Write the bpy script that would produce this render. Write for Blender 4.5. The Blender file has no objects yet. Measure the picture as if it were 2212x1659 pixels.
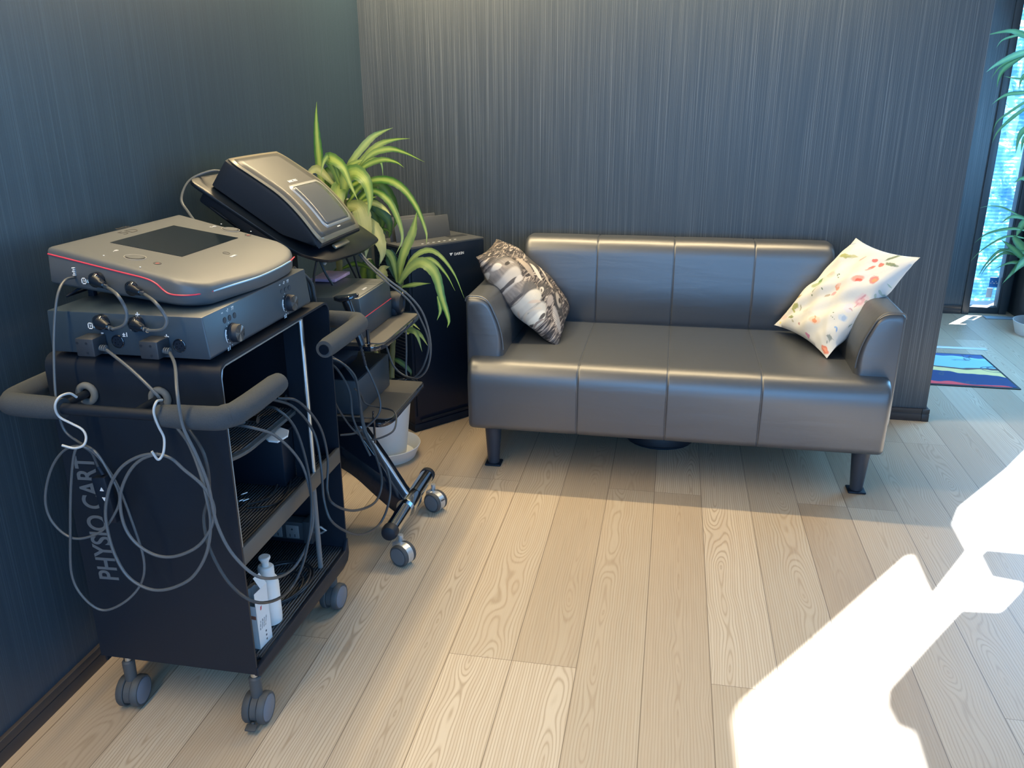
import bpy, bmesh, math, random
from mathutils import Vector, Matrix, Euler
from mathutils.geometry import tessellate_polygon
D = bpy.data; S = bpy.context.scene; COL = S.collection
random.seed(7)
PI = math.pi
# ------------------------------------------------------------------ camera
F_PX, PITCH, ROLL, YAW, CAM_H = 1811.65, 0.33603504, -0.00405297, -0.18797216, 1.5
cp, sp, cyw, syw = math.cos(PITCH), math.sin(PITCH), math.cos(YAW), math.sin(YAW)
FW = Vector((syw*cp, cyw*cp, -sp)); RT0 = Vector((cyw, -syw, 0)); UP0 = RT0.cross(FW)
RT = RT0*math.cos(ROLL) + UP0*math.sin(ROLL); UP = -RT0*math.sin(ROLL) + UP0*math.cos(ROLL)
CAM = Vector((0, 0, CAM_H))
cam = D.objects.new('camera', D.cameras.new('camera')); COL.objects.link(cam)
cam.matrix_world = Matrix(((RT.x, UP.x, -FW.x, CAM.x), (RT.y, UP.y, -FW.y, CAM.y), (RT.z, UP.z, -FW.z, CAM.z), (0, 0, 0, 1)))
cam.data.sensor_width = 36; cam.data.lens = 36*F_PX/2212; cam.data.clip_start = .02
S.camera = cam
def at(px, py, ax, v):
    """world point of a photo pixel lying on the plane x, y or z = v"""
    d = RT*((px-1106)/F_PX) - UP*((py-829.5)/F_PX) + FW
    k = 'xyz'.index(ax)
    return CAM + d*((v-CAM[k])/d[k])
# ------------------------------------------------------------------ world, sun, large lights, exposure
S.view_settings.view_transform = 'Standard'; S.view_settings.look = 'None'
S.view_settings.gamma = 1; S.view_settings.use_curve_mapping = False
S.view_settings.exposure = -0.12
S.cycles.max_bounces = 8; S.cycles.diffuse_bounces = 4; S.cycles.glossy_bounces = 4
S.cycles.transmission_bounces = 4; S.cycles.sample_clamp_indirect = 6
S.cycles.use_denoising = True
w = D.worlds.new('world'); S.world = w; w.use_nodes = True
w.node_tree.nodes['Background'].inputs[0].default_value = (.35, .62, 1, 1)
w.node_tree.nodes['Background'].inputs[1].default_value = 1.6
SUNTAN = .5
SUNH = Vector((.572, .820, 0)); SUNV = Vector((SUNH.x, SUNH.y, SUNTAN)).normalized()
sun = D.lights.new('sun', 'SUN'); sun.energy = 62; sun.color = (.93, .97, 1); sun.angle = math.radians(.5)
so = D.objects.new('sun', sun); COL.objects.link(so); so.location = (6, 9, 6)
so.rotation_euler = SUNV.to_track_quat('Z', 'Y').to_euler()
def area(name, loc, target, sx, sy, power, col, spread=180):
    l = D.lights.new(name, 'AREA'); l.shape = 'RECTANGLE'; l.size = sx; l.size_y = sy; l.energy = power; l.color = col
    l.spread = math.radians(spread)
    o = D.objects.new(name, l); COL.objects.link(o); o.location = loc
    o.rotation_euler = (Vector(loc)-Vector(target)).to_track_quat('Z', 'Y').to_euler()
    return o
WARM = (1, .77, .44)
area('cove_light_back', (-.25, 3.87, 2.38), (-.25, 3.87, 0), 2.3, .05, 62, WARM)
area('cove_light_left', (-1.33, 1.35, 2.38), (-1.33, 1.35, 0), .05, 4.9, 88, WARM)
area('daylight_rear', (.6, -1.5, 1.3), (.2, 3, .6), 3.2, 2.0, 78, (.16, .48, 1))
area('daylight_right', (2.6, 1.2, 1.35), (0, 2.2, .5), 2.4, 1.8, 28, (.2, .52, 1))
area('daylight_far', (2.6, 5.0, 1.3), (.9, 4.6, .6), 1.4, 2.0, 110, (.2, .56, 1))
# ------------------------------------------------------------------ material helpers
def mat(name, col, rough=.5, metal=0, spec=.5, bump=None, coat=0, var=None):
    m = D.materials.new(name); m.use_nodes = True; N = m.node_tree.nodes; L = m.node_tree.links
    p = N['Principled BSDF']; p.inputs['Base Color'].default_value = (*col, 1)
    p.inputs['Roughness'].default_value = rough; p.inputs['Metallic'].default_value = metal
    p.inputs['Specular IOR Level'].default_value = spec; p.inputs['Coat Weight'].default_value = coat
    p.inputs['Coat Roughness'].default_value = .05
    tc = N.new('ShaderNodeTexCoord')
    if var:
        n = N.new('ShaderNodeTexNoise'); n.inputs['Scale'].default_value = var[0]; n.inputs['Detail'].default_value = 5
        r = N.new('ShaderNodeMixRGB'); r.inputs[1].default_value = (*[c*(1-var[1]) for c in col], 1)
        r.inputs[2].default_value = (*[min(1, c*(1+var[1])) for c in col], 1)
        L.new(tc.outputs['Object'], n.inputs['Vector']); L.new(n.outputs['Fac'], r.inputs[0]); L.new(r.outputs[0], p.inputs['Base Color'])
    if bump:
        n = N.new('ShaderNodeTexNoise'); n.inputs['Scale'].default_value = bump[0]; n.inputs['Detail'].default_value = 4
        b = N.new('ShaderNodeBump'); b.inputs['Strength'].default_value = bump[1]; b.inputs['Distance'].default_value = bump[2] if len(bump) > 2 else .001
        L.new(tc.outputs['Object'], n.inputs['Vector']); L.new(n.outputs['Fac'], b.inputs['Height']); L.new(b.outputs[0], p.inputs['Normal'])
    return m
class G:
    """tiny node-graph helper"""
    def __init__(s, m): s.m = m; s.N = m.node_tree.nodes; s.L = m.node_tree.links; s.p = s.N['Principled BSDF']
    def n(s, t, **k):
        o = s.N.new(t)
        for a, b in k.items(): setattr(o, a, b)
        return o
    def math(s, op, a, b=None, c=None):
        o = s.N.new('ShaderNodeMath'); o.operation = op
        for i, v in enumerate((a, b, c)):
            if v is None: continue
            if isinstance(v, (int, float)): o.inputs[i].default_value = v
            else: s.L.new(v, o.inputs[i])
        return o.outputs[0]
    def comb(s, x, y, z):
        o = s.N.new('ShaderNodeCombineXYZ')
        for i, v in enumerate((x, y, z)):
            if isinstance(v, (int, float)): o.inputs[i].default_value = v
            else: s.L.new(v, o.inputs[i])
        return o.outputs[0]
    def noise(s, vec, scale, detail=3, dist=0, rough=.5):
        o = s.N.new('ShaderNodeTexNoise'); o.inputs['Scale'].default_value = scale; o.inputs['Detail'].default_value = detail
        o.inputs['Distortion'].default_value = dist; o.inputs['Roughness'].default_value = rough
        s.L.new(vec, o.inputs['Vector']); return o.outputs['Fac']
    def ramp(s, fac, stops, interp='LINEAR'):
        o = s.N.new('ShaderNodeValToRGB'); o.color_ramp.interpolation = interp; e = o.color_ramp.elements
        while len(e) < len(stops): e.new(.5)
        for i, (p, c) in enumerate(stops): e[i].position = p; e[i].color = (*c, 1)
        s.L.new(fac, o.inputs[0]); return o.outputs[0]
    def mix(s, f, a, b, mode='MIX'):
        o = s.N.new('ShaderNodeMixRGB'); o.blend_type = mode
        for i, v in enumerate((f, a, b)):
            if isinstance(v, (int, float)): o.inputs[i].default_value = v
            elif isinstance(v, tuple): o.inputs[i].default_value = (*v, 1)
            else: s.L.new(v, o.inputs[i])
        return o.outputs[0]
    def bump(s, h, st, dist):
        o = s.N.new('ShaderNodeBump'); o.inputs['Strength'].default_value = st; o.inputs['Distance'].default_value = dist
        s.L.new(h, o.inputs['Height']); s.L.new(o.outputs[0], s.p.inputs['Normal'])
def srgb(r, g, b):
    f = lambda c: (c/255/12.92) if c/255 <= .04045 else ((c/255+.055)/1.055)**2.4
    return (f(r), f(g), f(b))
M = {}
# floor planks
def floor_mat():
    m = mat('oak_floor', (.6, .5, .4), .42); g = G(m)
    tc = g.n('ShaderNodeTexCoord'); sx = g.n('ShaderNodeSeparateXYZ'); g.L.new(tc.outputs['Object'], sx.inputs[0])
    X, Y = sx.outputs[0], sx.outputs[1]
    W, OX = .18100, -.5501
    u = g.math('DIVIDE', g.math('SUBTRACT', X, OX), W); k = g.math('FLOOR', u)
    pair = g.math('FLOORED_MODULO', g.math('FLOOR', g.math('DIVIDE', k, 2)), 2)
    v = g.math('DIVIDE', g.math('SUBTRACT', Y, g.math('ADD', 1.92, g.math('MULTIPLY', pair, 1.125))), 1.82)
    j = g.math('FLOOR', v)
    wn = g.n('ShaderNodeTexWhiteNoise'); wn.noise_dimensions = '2D'; g.L.new(g.comb(k, j, 0), wn.inputs['Vector'])
    rnd = wn.outputs['Value']; rc = g.n('ShaderNodeSeparateColor'); g.L.new(wn.outputs['Color'], rc.inputs[0])
    fu = g.math('FRACT', u); fv = g.math('FRACT', v)
    # board local coordinates
    lx = g.math('MULTIPLY', g.math('SUBTRACT', fu, g.math('MULTIPLY_ADD', rc.outputs[1], .6, .2)), W)
    ly = g.math('ADD', Y, g.math('MULTIPLY', rnd, 37))
    # cathedral grain: distance field rings of a stretched log
    wob = g.noise(g.comb(g.math('MULTIPLY', X, 3), g.math('MULTIPLY', ly, 1.0), rc.outputs[2]), 1.6, 2)
    wob2 = g.noise(g.comb(g.math('MULTIPLY', X, 18), g.math('MULTIPLY', ly, 4), 0), 1.0, 3)
    depth = g.math('ADD', g.math('MULTIPLY', g.math('SUBTRACT', wob, .5), .22), g.math('MULTIPLY', wob2, .006))
    lx2 = g.math('ADD', lx, g.math('MULTIPLY', g.math('SUBTRACT', wob2, .5), .007))
    rr = g.math('SQRT', g.math('ADD', g.math('MULTIPLY', lx2, lx2), g.math('MULTIPLY', depth, depth)))
    ring = g.math('SINE', g.math('MULTIPLY', rr, 820))
    ring = g.math('MULTIPLY_ADD', ring, .5, .5)
    ring2 = g.math('MULTIPLY_ADD', g.math('SINE', g.math('MULTIPLY', rr, 190)), .5, .5)
    fine = g.noise(g.comb(g.math('MULTIPLY', X, 320), g.math('MULTIPLY', ly, 5), 0), 1.0, 3)
    tone = g.noise(g.comb(g.math('MULTIPLY', X, 6), g.math('MULTIPLY', ly, 1.2), rnd), 1.0, 2)
    base = g.ramp(rnd, [(0, (.30, .215, .140)), (.3, (.43, .345, .25)), (.6, (.58, .495, .38)), (.8, (.52, .445, .34)), (1, (.36, .285, .20))])
    c = g.mix(g.math('MULTIPLY', g.math('MULTIPLY', ring, g.math('MULTIPLY', ring, ring)), .75), base, (.25, .165, .095))
    c = g.mix(g.math('MULTIPLY', ring2, .26), c, (.36, .25, .16))
    c = g.mix(g.math('MULTIPLY', fine, .45), c, (.66, .57, .45))
    c = g.mix(g.math('MULTIPLY', g.math('SUBTRACT', tone, .3), .45), c, (.60, .48, .34))
    # knots
    vo = g.n('ShaderNodeTexVoronoi'); vo.inputs['Scale'].default_value = 1
    g.L.new(g.comb(g.math('MULTIPLY', u, .9), g.math('MULTIPLY', ly, 1.7), 3.3), vo.inputs['Vector'])
    kn = g.ramp(vo.outputs['Distance'], [(0, (1, 1, 1)), (.03, (.6, .6, .6)), (.075, (0, 0, 0))])
    c = g.mix(g.math('MULTIPLY', kn, .75), c, (.23, .145, .085))
    ex = g.math('MINIMUM', fu, g.math('SUBTRACT', 1, fu)); ey = g.math('MULTIPLY', g.math('MINIMUM', fv, g.math('SUBTRACT', 1, fv)), 1.82/W)
    e = g.math('LESS_THAN', g.math('MINIMUM', g.math('MULTIPLY', ex, 1.0), g.math('MULTIPLY', ey, 1.5)), .0062)
    c = g.mix(g.math('MULTIPLY', e, .8), c, (.11, .075, .05))
    g.L.new(c, g.p.inputs['Base Color'])
    g.L.new(g.math('MULTIPLY_ADD', fine, .12, .36), g.p.inputs['Roughness'])
    g.bump(g.math('SUBTRACT', g.math('MULTIPLY', fine, .3), e), .25, .001)
    return m
M['floor'] = floor_mat()
def wallpaper(name, axis, a, b, rough=.38):
    m = mat(name, a, rough, spec=.6); g = G(m)
    tc = g.n('ShaderNodeTexCoord'); sx = g.n('ShaderNodeSeparateXYZ'); g.L.new(tc.outputs['Object'], sx.inputs[0])
    X, Z = sx.outputs[axis], sx.outputs[2]
    n1 = g.noise(g.comb(g.math('MULTIPLY', X, 820), g.math('MULTIPLY', Z, 1.0), 0), 1, 2, 0, .6)
    n2 = g.noise(g.comb(g.math('MULTIPLY', X, 380), g.math('MULTIPLY', Z, .6), 4), 1, 2)
    n3 = g.noise(g.comb(g.math('MULTIPLY', X, 45), g.math('MULTIPLY', Z, .4), 9), 1, 1)
    h = g.math('ADD', g.math('MULTIPLY', n1, .7), g.math('MULTIPLY', n2, .3))
    thr = g.ramp(h, [(.47, (0, 0, 0)), (.55, (.15, .15, .15)), (.64, (1, 1, 1))])
    c = g.mix(thr, a, b); c = g.mix(g.math('MULTIPLY', n3, .08), c, tuple(x*.7 for x in a))
    g.L.new(c, g.p.inputs['Base Color']); g.bump(h, .5, .001)
    return m
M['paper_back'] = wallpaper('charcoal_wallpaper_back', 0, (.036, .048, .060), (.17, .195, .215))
M['paper_left'] = wallpaper('charcoal_wallpaper_left_daylit', 1, (.023, .045, .068), (.062, .102, .138))  # same wallpaper as the back wall, with blue daylight put into its colour
M['ceiling'] = mat('white_ceiling', (.8, .8, .78), .9)
M['plainwall'] = mat('grey_plaster', (.35, .37, .4), .8, bump=(60, .1))
M['skirting'] = mat('dark_brown_skirting', (.042, .038, .040), .35, bump=(90, .1), var=(20, .2))
M['leather'] = mat('black_faux_leather', (.030, .038, .050), .42, spec=1.0, bump=(420, .12, .0006))
g = G(M['leather']); tc = g.n('ShaderNodeTexCoord')
mp = g.n('ShaderNodeMapping'); mp.inputs['Scale'].default_value = (1.5, 5, 8); g.L.new(tc.outputs['Object'], mp.inputs[0])
h1 = g.noise(mp.outputs[0], 2.2, 3, .6); h2 = g.noise(tc.outputs['Object'], 480, 2)
g.bump(g.math('ADD', g.math('MULTIPLY', h1, 1.0), g.math('MULTIPLY', h2, .03)), .13, .010)
M['leather'].node_tree.nodes['Principled BSDF'].inputs['IOR'].default_value = 1.7
M['thread'] = mat('dark_grey_thread', (.07, .075, .085), .6)
M['leg'] = mat('dark_grey_leg_paint', (.024, .034, .05), .4)
M['cart'] = mat('charcoal_powder_coat', (.009, .014, .023), .45, spec=.3, bump=(900, .1, .0003))
M['edge'] = mat('brushed_steel_edge', (.5, .56, .6), .3, metal=.9)
M['foam'] = mat('charcoal_foam', (.042, .050, .058), .95, bump=(700, .6, .001), var=(500, .35))
M['rubber'] = mat('black_rubber', (.008, .013, .022), .55)
M['ring'] = mat('grey_rubber_ring', (.13, .14, .14), .7)
M['ribbed'] = mat('ribbed_rubber_mat', (.02, .025, .033), .5)
g = G(M['ribbed']); tc = g.n('ShaderNodeTexCoord'); sx = g.n('ShaderNodeSeparateXYZ'); g.L.new(tc.outputs['Object'], sx.inputs[0])
rb = g.math('MULTIPLY_ADD', g.math('SINE', g.math('MULTIPLY', sx.outputs[0], 2*PI/.0085)), .5, .5)
g.L.new(g.mix(rb, (.006, .010, .016), (.045, .058, .072)), g.p.inputs['Base Color']); g.bump(rb, .9, .003)
M['devgrey'] = mat('warm_grey_plastic', (.080, .090, .100), .44, spec=.6, bump=(1200, .08, .0002))
M['devdark'] = mat('dark_slate_plastic', (.024, .042, .062), .40, spec=.75, bump=(1200, .08, .0002))
M['red'] = mat('red_stripe', (.62, .05, .09), .4)
M['blueline'] = mat('pale_blue_light_strip', (.35, .55, .68), .3)
M['screen'] = mat('dark_display_glass', (.006, .012, .018), .12, spec=.2)
M['screengrey'] = mat('grey_display_glass', (.10, .11, .12), .2, spec=.6)
M['white'] = mat('white_print', (.75, .77, .78), .5)
M['greyprint'] = mat('grey_print', (.10, .115, .13), .5)
M['darkprint'] = mat('dark_print', (.03, .03, .03), .5)
M['whiteplastic'] = mat('white_plastic', (.78, .78, .76), .4, var=(8, .04))
M['gloss'] = mat('gloss_black_plastic', (.005, .009, .017), .08, spec=.6, coat=.6)
M['matteblack'] = mat('matte_black_plastic', (.005, .011, .022), .55, spec=.3)
M['shelfpad'] = mat('grey_shelf_pad', (.085, .083, .078), .6, bump=(800, .1, .0003))
M['chrome'] = mat('polished_chrome', (.55, .58, .6), .12, metal=1)
M['silver'] = mat('silver_paint', (.55, .57, .58), .3, metal=.6)
M['casterface'] = mat('grey_caster_disc', (.15, .16, .17), .45)
M['castertread'] = mat('dark_grey_caster_tread', (.065, .068, .07), .6)
M['casterblue'] = mat('slate_caster_disc', (.15, .17, .21), .4)
M['cable'] = mat('dark_grey_cable', (.034, .040, .046), .42)
M['cableb'] = mat('black_cable', (.016, .02, .026), .4)
M['cablel'] = mat('grey_cable', (.085, .098, .11), .42)
M['hook'] = mat('white_coated_wire', (.42, .45, .47), .35)
M['pot'] = mat('white_pot_plastic', (.74, .76, .76), .45, var=(6, .04))
M['soil'] = mat('dark_soil', (.02, .014, .01), .95, bump=(60, 1, .01), var=(40, .5))
M['cane'] = mat('green_brown_cane', (.11, .13, .06), .6, bump=(30, .3, .004), var=(14, .35))
M['purifier'] = mat('dark_navy_plastic', (.004, .011, .026), .35, spec=.35)
M['purifiertop'] = mat('dark_grey_top_plastic', (.055, .062, .07), .4)
M['frame'] = mat('dark_bronze_aluminium', (.035, .045, .055), .4)
M['carton'] = mat('white_carton', (.72, .74, .75), .6)
M['wood_dowel'] = mat('grey_post', (.16, .16, .16), .5)
def leaf_mat(name, edge, mid, tip):
    m = mat(name, edge, .38, spec=.45); g = G(m)
    uv = g.n('ShaderNodeUVMap'); sx = g.n('ShaderNodeSeparateXYZ'); g.L.new(uv.outputs[0], sx.inputs[0])
    tc = g.n('ShaderNodeTexCoord'); nz = g.noise(g.comb(g.math('MULTIPLY', sx.outputs[0], 14), g.math('MULTIPLY', sx.outputs[1], 1.3), 0), 1, 3)
    d = g.math('ABSOLUTE', g.math('SUBTRACT', g.math('FRACT', sx.outputs[0]), .5))
    f = g.math('ADD', d, g.math('MULTIPLY', g.math('SUBTRACT', nz, .5), .35))
    c = g.ramp(f, [(.0, mid), (.07, mid), (.20, tuple((a_+b_)/2 for a_, b_ in zip(mid, edge))), (.36, edge), (.5, tuple(e_*.7 for e_ in edge))])
    obn = g.noise(tc.outputs['Object'], 3.5, 2)
    c = g.mix(g.math('MULTIPLY', g.ramp(obn, [(.45, (0, 0, 0)), (.6, (1, 1, 1))]), .55), c, tip)
    g.L.new(c, g.p.inputs['Base Color'])
    g.p.inputs['Subsurface Weight'].default_value = 0
    # thin leaf: part of the light passes through
    tr = g.n('ShaderNodeBsdfTranslucent'); g.L.new(c, tr.inputs[0]); ms = g.n('ShaderNodeMixShader'); ms.inputs[0].default_value = .3
    out = g.N['Material Output']; g.L.new(g.p.outputs[0], ms.inputs[1]); g.L.new(tr.outputs[0], ms.inputs[2]); g.L.new(ms.outputs[0], out.inputs[0])
    return m
M['leaf'] = leaf_mat('variegated_leaf', (.055, .19, .035), (.44, .56, .12), (.42, .50, .20))
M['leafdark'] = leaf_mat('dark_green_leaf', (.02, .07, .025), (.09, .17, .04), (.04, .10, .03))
M['leafpale'] = leaf_mat('pale_variegated_leaf', (.30, .36, .11), (.62, .64, .24), (.58, .58, .30))
M['leafblue'] = leaf_mat('window_plant_leaf', (.07, .18, .08), (.16, .32, .12), (.12, .26, .12))
# ------------------------------------------------------------------ mesh helpers
def BM(): return bmesh.new()
def merge(bm, t, mi=0, M4=None):
    if M4 is not None: bmesh.ops.transform(t, matrix=M4, verts=t.verts)
    for f in t.faces: f.material_index = mi
    me = D.meshes.new('tmp'); t.to_mesh(me); t.free(); bm.from_mesh(me); D.meshes.remove(me)
def box(bm, lo, hi, bev=0, seg=2, mi=0, M4=None):
    t = bmesh.new(); bmesh.ops.create_cube(t, size=1)
    for v in t.verts:
        v.co = Vector([(lo[i]+hi[i])/2 + v.co[i]*(hi[i]-lo[i]) for i in range(3)])
    if bev: bmesh.ops.bevel(t, geom=t.edges[:], offset=bev, segments=seg, affect='EDGES', profile=.5)
    merge(bm, t, mi, M4)
def catmull(P, n=8, closed=False):
    P = [Vector(p) for p in P]
    if len(P) < 3: return P
    out = []; L = len(P)
    rng = range(L) if closed else range(L-1)
    for i in rng:
        p0 = P[(i-1) % L] if (closed or i > 0) else P[0]*2-P[1]
        p1 = P[i]; p2 = P[(i+1) % L]
        p3 = P[(i+2) % L] if (closed or i+2 < L) else P[-1]*2-P[-2]
        for j in range(n):
            t = j/n
            out.append(.5*((2*p1)+(-p0+p2)*t+(2*p0-5*p1+4*p2-p3)*t*t+(-p0+3*p1-3*p2+p3)*t**3))
    if not closed: out.append(P[-1])
    return out
def tube(bm, P, r, seg=10, closed=False, cap=True, mi=0):
    P = [Vector(p) for p in P]; n = len(P); rings = []
    rad = r if callable(r) else (lambda t: r)
    nrm = None
    for i in range(n):
        a = P[(i-1) % n] if (closed or i > 0) else P[i]; b = P[(i+1) % n] if (closed or i < n-1) else P[i]
        t = (b-a)
        t = t.normalized() if t.length > 1e-9 else Vector((0, 0, 1))
        if nrm is None: nrm = t.orthogonal().normalized()
        nrm = (nrm - t*nrm.dot(t))
        nrm = nrm.normalized() if nrm.length > 1e-6 else t.orthogonal().normalized()
        bi = t.cross(nrm); rr = rad(i/max(1, n-1))
        rings.append([bm.verts.new(P[i]+(nrm*math.cos(2*PI*k/seg)+bi*math.sin(2*PI*k/seg))*rr) for k in range(seg)])
    for i in range(n if closed else n-1):
        A, B = rings[i], rings[(i+1) % n]
        for k in range(seg):
            f = bm.faces.new((A[k], A[(k+1) % seg], B[(k+1) % seg], B[k])); f.material_index = mi; f.smooth = True
    if cap and not closed:
        f = bm.faces.new(rings[0][::-1]); f.material_index = mi; f = bm.faces.new(rings[-1]); f.material_index = mi
def lathe(bm, prof, c=(0, 0, 0), seg=32, axis='z', mi=0, M4=None, capends=True):
    t = bmesh.new(); rings = []
    for r, z in prof:
        rings.append([t.verts.new((r*math.cos(2*PI*k/seg), r*math.sin(2*PI*k/seg), z)) for k in range(seg)])
    for A, B in zip(rings, rings[1:]):
        for k in range(seg): t.faces.new((A[k], A[(k+1) % seg], B[(k+1) % seg], B[k]))
    if capends:
        if prof[0][0] > 1e-5: t.faces.new(rings[0][::-1])
        if prof[-1][0] > 1e-5: t.faces.new(rings[-1])
    bmesh.ops.remove_doubles(t, verts=t.verts, dist=1e-6)
    R = Matrix.Identity(4)
    if axis == 'x': R = Matrix.Rotation(PI/2, 4, 'Y')
    if axis == 'y': R = Matrix.Rotation(-PI/2, 4, 'X')
    merge(bm, t, mi, (M4 or Matrix.Identity(4)) @ Matrix.Translation(c) @ R)
def prism(bm, pts, axis, a, b, bev=0, seg=3, mi=0, M4=None, sel=None):
    """polygon pts (two coordinates) extruded along axis from a to b"""
    t = bmesh.new(); k = 'xyz'.index(axis)
    def mk(p, v):
        c = [p[0], p[1]]; c.insert(k, v); return t.verts.new(c)
    A = [mk(p, a) for p in pts]; B = [mk(p, b) for p in pts]; n = len(pts)
    t.faces.new(A); t.faces.new(B[::-1])
    for i in range(n): t.faces.new((A[i], B[i], B[(i+1) % n], A[(i+1) % n]))
    bmesh.ops.recalc_face_normals(t, faces=t.faces)
    if bev:
        ed = [e for e in t.edges if e.is_boundary is False and (sel is None or sel(e))]
        bmesh.ops.bevel(t, geom=ed, offset=bev, segments=seg, affect='EDGES', profile=.5, clamp_overlap=True)
    merge(bm, t, mi, M4)
def loft(bm, rows, closed_u=False, caps=False, mi=0, uv=False):
    R = [[bm.verts.new(p) for p in r] for r in rows]; m = len(rows[0]); fs = []
    for A, B in zip(R, R[1:]):
        for k in range(m if closed_u else m-1):
            f = bm.faces.new((A[k], A[(k+1) % m], B[(k+1) % m], B[k])); f.material_index = mi; f.smooth = True; fs.append(f)
    if caps:
        bm.faces.new(R[0][::-1]).material_index = mi; bm.faces.new(R[-1]).material_index = mi
    return R
def text(bm, s, size, M4, depth=.0006, mi=0, align='LEFT', bold=0):
    cu = D.curves.new('tmp', 'FONT'); cu.body = s; cu.size = size; cu.extrude = depth; cu.align_x = align; cu.offset = bold
    o = D.objects.new('tmp', cu); COL.objects.link(o); bpy.context.view_layer.update()
    me = D.meshes.new_from_object(o.evaluated_get(bpy.context.evaluated_depsgraph_get()))
    t = bmesh.new(); t.from_mesh(me); D.objects.remove(o); D.curves.remove(cu); D.meshes.remove(me)
    merge(bm, t, mi, M4)
def frame(o, xa, ya, za=None):
    xa = Vector(xa).normalized(); ya = Vector(ya); ya = (ya-xa*ya.dot(xa)).normalized(); z = xa.cross(ya)
    return Matrix(((xa.x, ya.x, z.x, o[0]), (xa.y, ya.y, z.y, o[1]), (xa.z, ya.z, z.z, o[2]), (0, 0, 0, 1)))
def obj(name, bm, m, parent=None, loc=None, sharp=38, flat=False, wn=False):
    me = D.meshes.new(name)
    bmesh.ops.recalc_face_normals(bm, faces=bm.faces)
    for f in bm.faces: f.smooth = not flat
    for e in bm.edges:
        if len(e.link_faces) == 2 and e.calc_face_angle(0) > math.radians(sharp): e.smooth = False
    bm.to_mesh(me); bm.free()
    for x in (m if isinstance(m, (list, tuple)) else [m]): me.materials.append(M[x] if isinstance(x, str) else x)
    o = D.objects.new(name, me); COL.objects.link(o)
    if parent is not None: setp(o, parent)
    return o
def wloc(p):
    v = Matrix.Identity(4)
    while p is not None: v = (Matrix.LocRotScale(p.location, p.rotation_euler, p.scale)) if p.parent is None else (p.matrix_parent_inverse @ Matrix.LocRotScale(p.location, p.rotation_euler, p.scale)); return wloc(p.parent) @ v if p.parent else v
    return v
def setp(o, p): o.parent = p; o.matrix_parent_inverse = wloc(p).inverted()
def tag(o, label, cat, group=None, kind=None):
    if label: o['label'] = label
    if cat: o['category'] = cat
    if group: o['group'] = group
    if kind: o['kind'] = kind
    return o
def thing(name, label, cat, loc=(0, 0, 0), group=None, rz=0):
    o = D.objects.new(name, None); COL.objects.link(o); o.location = loc; o.rotation_euler = (0, 0, rz); o.empty_display_size = .05
    return tag(o, label, cat, group)
def struct(name, bm, m, **k): return tag(obj(name, bm, m, **k), None, None, kind='structure')
def copy_tree(o, parent=None):
    c = o.copy(); COL.objects.link(c); c.parent = parent
    for ch in list(o.children): copy_tree(ch, c)
    return c
# ------------------------------------------------------------------ room shell
H = 2.42; XL = -1.492; YB = 4.04; XP = 1.243; XR = 2.65; YF = 6.26; YR = -1.6
b = BM(); box(b, (XL-.1, YR-.1, -.1), (XR+.1, YF+.18, 0)); struct('floor', b, 'floor')
b = BM(); box(b, (XL-.1, YR-.1, H), (XR+.1, YF+.18, H+.1)); struct('ceiling', b, 'ceiling')
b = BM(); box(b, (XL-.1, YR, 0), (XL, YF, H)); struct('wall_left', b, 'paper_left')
b = BM(); box(b, (XL, YB, 0), (XP, YB+.12, H)); struct('wall_back', b, 'paper_back')
b = BM(); box(b, (XP-.6, YF, 0), (2.075, YF+.16, H)); struct('wall_far', b, 'paper_back')
b = BM(); box(b, (2.345, YF+.12, 0), (XR, YF+.16, H)); box(b, (2.39, 6.02, 0), (2.50, 6.38, H)); struct('wall_far_right', b, 'frame')
b = BM(); box(b, (XL, YR-.1, 0), (XL+.35, YR, H)); box(b, (XR-.35, YR-.1, 0), (XR, YR, H)); box(b, (XL, YR-.1, 2.2), (XR, YR, H)); struct('wall_rear', b, 'plainwall')
# wall_right, with a made-up opening cut to cast the sun patch
def onwall(x, y): return (y+(XR-x)*SUNH.y/SUNH.x, (XR-x)/SUNH.x*SUNTAN)
patch = [(.225, 1.50), (.218, 1.807), (.235, 1.86), (.471, 2.191), (.831, 2.702), (.865, 2.705), (.858, 2.474), (1.052, 2.788), (1.059, 2.98), (1.12, 3.12), (1.418, 3.523), (1.593, 3.786), (1.90, 4.22),
         (1.90, 3.62), (1.50, 2.86), (1.252, 2.809), (1.132, 2.812), (1.089, 2.755), (1.078, 2.607), (1.162, 2.589), (1.146, 2.551), (1.051, 2.427), (.937, 2.416), (.78, 2.20), (.623, 1.979), (.603, 1.904), (.612, 1.829), (.648, 1.812), (.644, 1.706), (.62, 1.40)]
hole = [onwall(*p) for p in patch]
out = [(YR, 0), (YF+.1, 0), (YF+.1, H), (YR, H)]
v3 = [[Vector((y, z, 0)) for y, z in out], [Vector((y, z, 0)) for y, z in hole]]
flat = [p for l in v3 for p in l]; tris = tessellate_polygon(v3)
b = BM(); vs = [b.verts.new((XR, p.x, p.y)) for p in flat]
for t in tris: b.faces.new([vs[i] for i in t])
e = bmesh.ops.extrude_face_region(b, geom=b.faces[:]); bmesh.ops.translate(b, verts=[v for v in e['geom'] if isinstance(v, bmesh.types.BMVert)], vec=(.02, 0, 0))
struct('wall_right', b, 'plainwall', flat=True)
def skirt(name, pts, side):
    b = BM()
    for (x0, y0, x1, y1) in pts:
        box(b, (x0, y0, 0), (x1, y1, .036), .001); box(b, (x0, y0, .040), (x1, y1, .062), .0012)
        box(b, (x0+.002*(side == 'x-'), y0+.0015, .034), (x1-.0015, y1, .042))
    struct(name, b, 'skirting')
skirt('baseboard_left', [(XL, YR, XL+.012, YB)], 'l')
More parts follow.
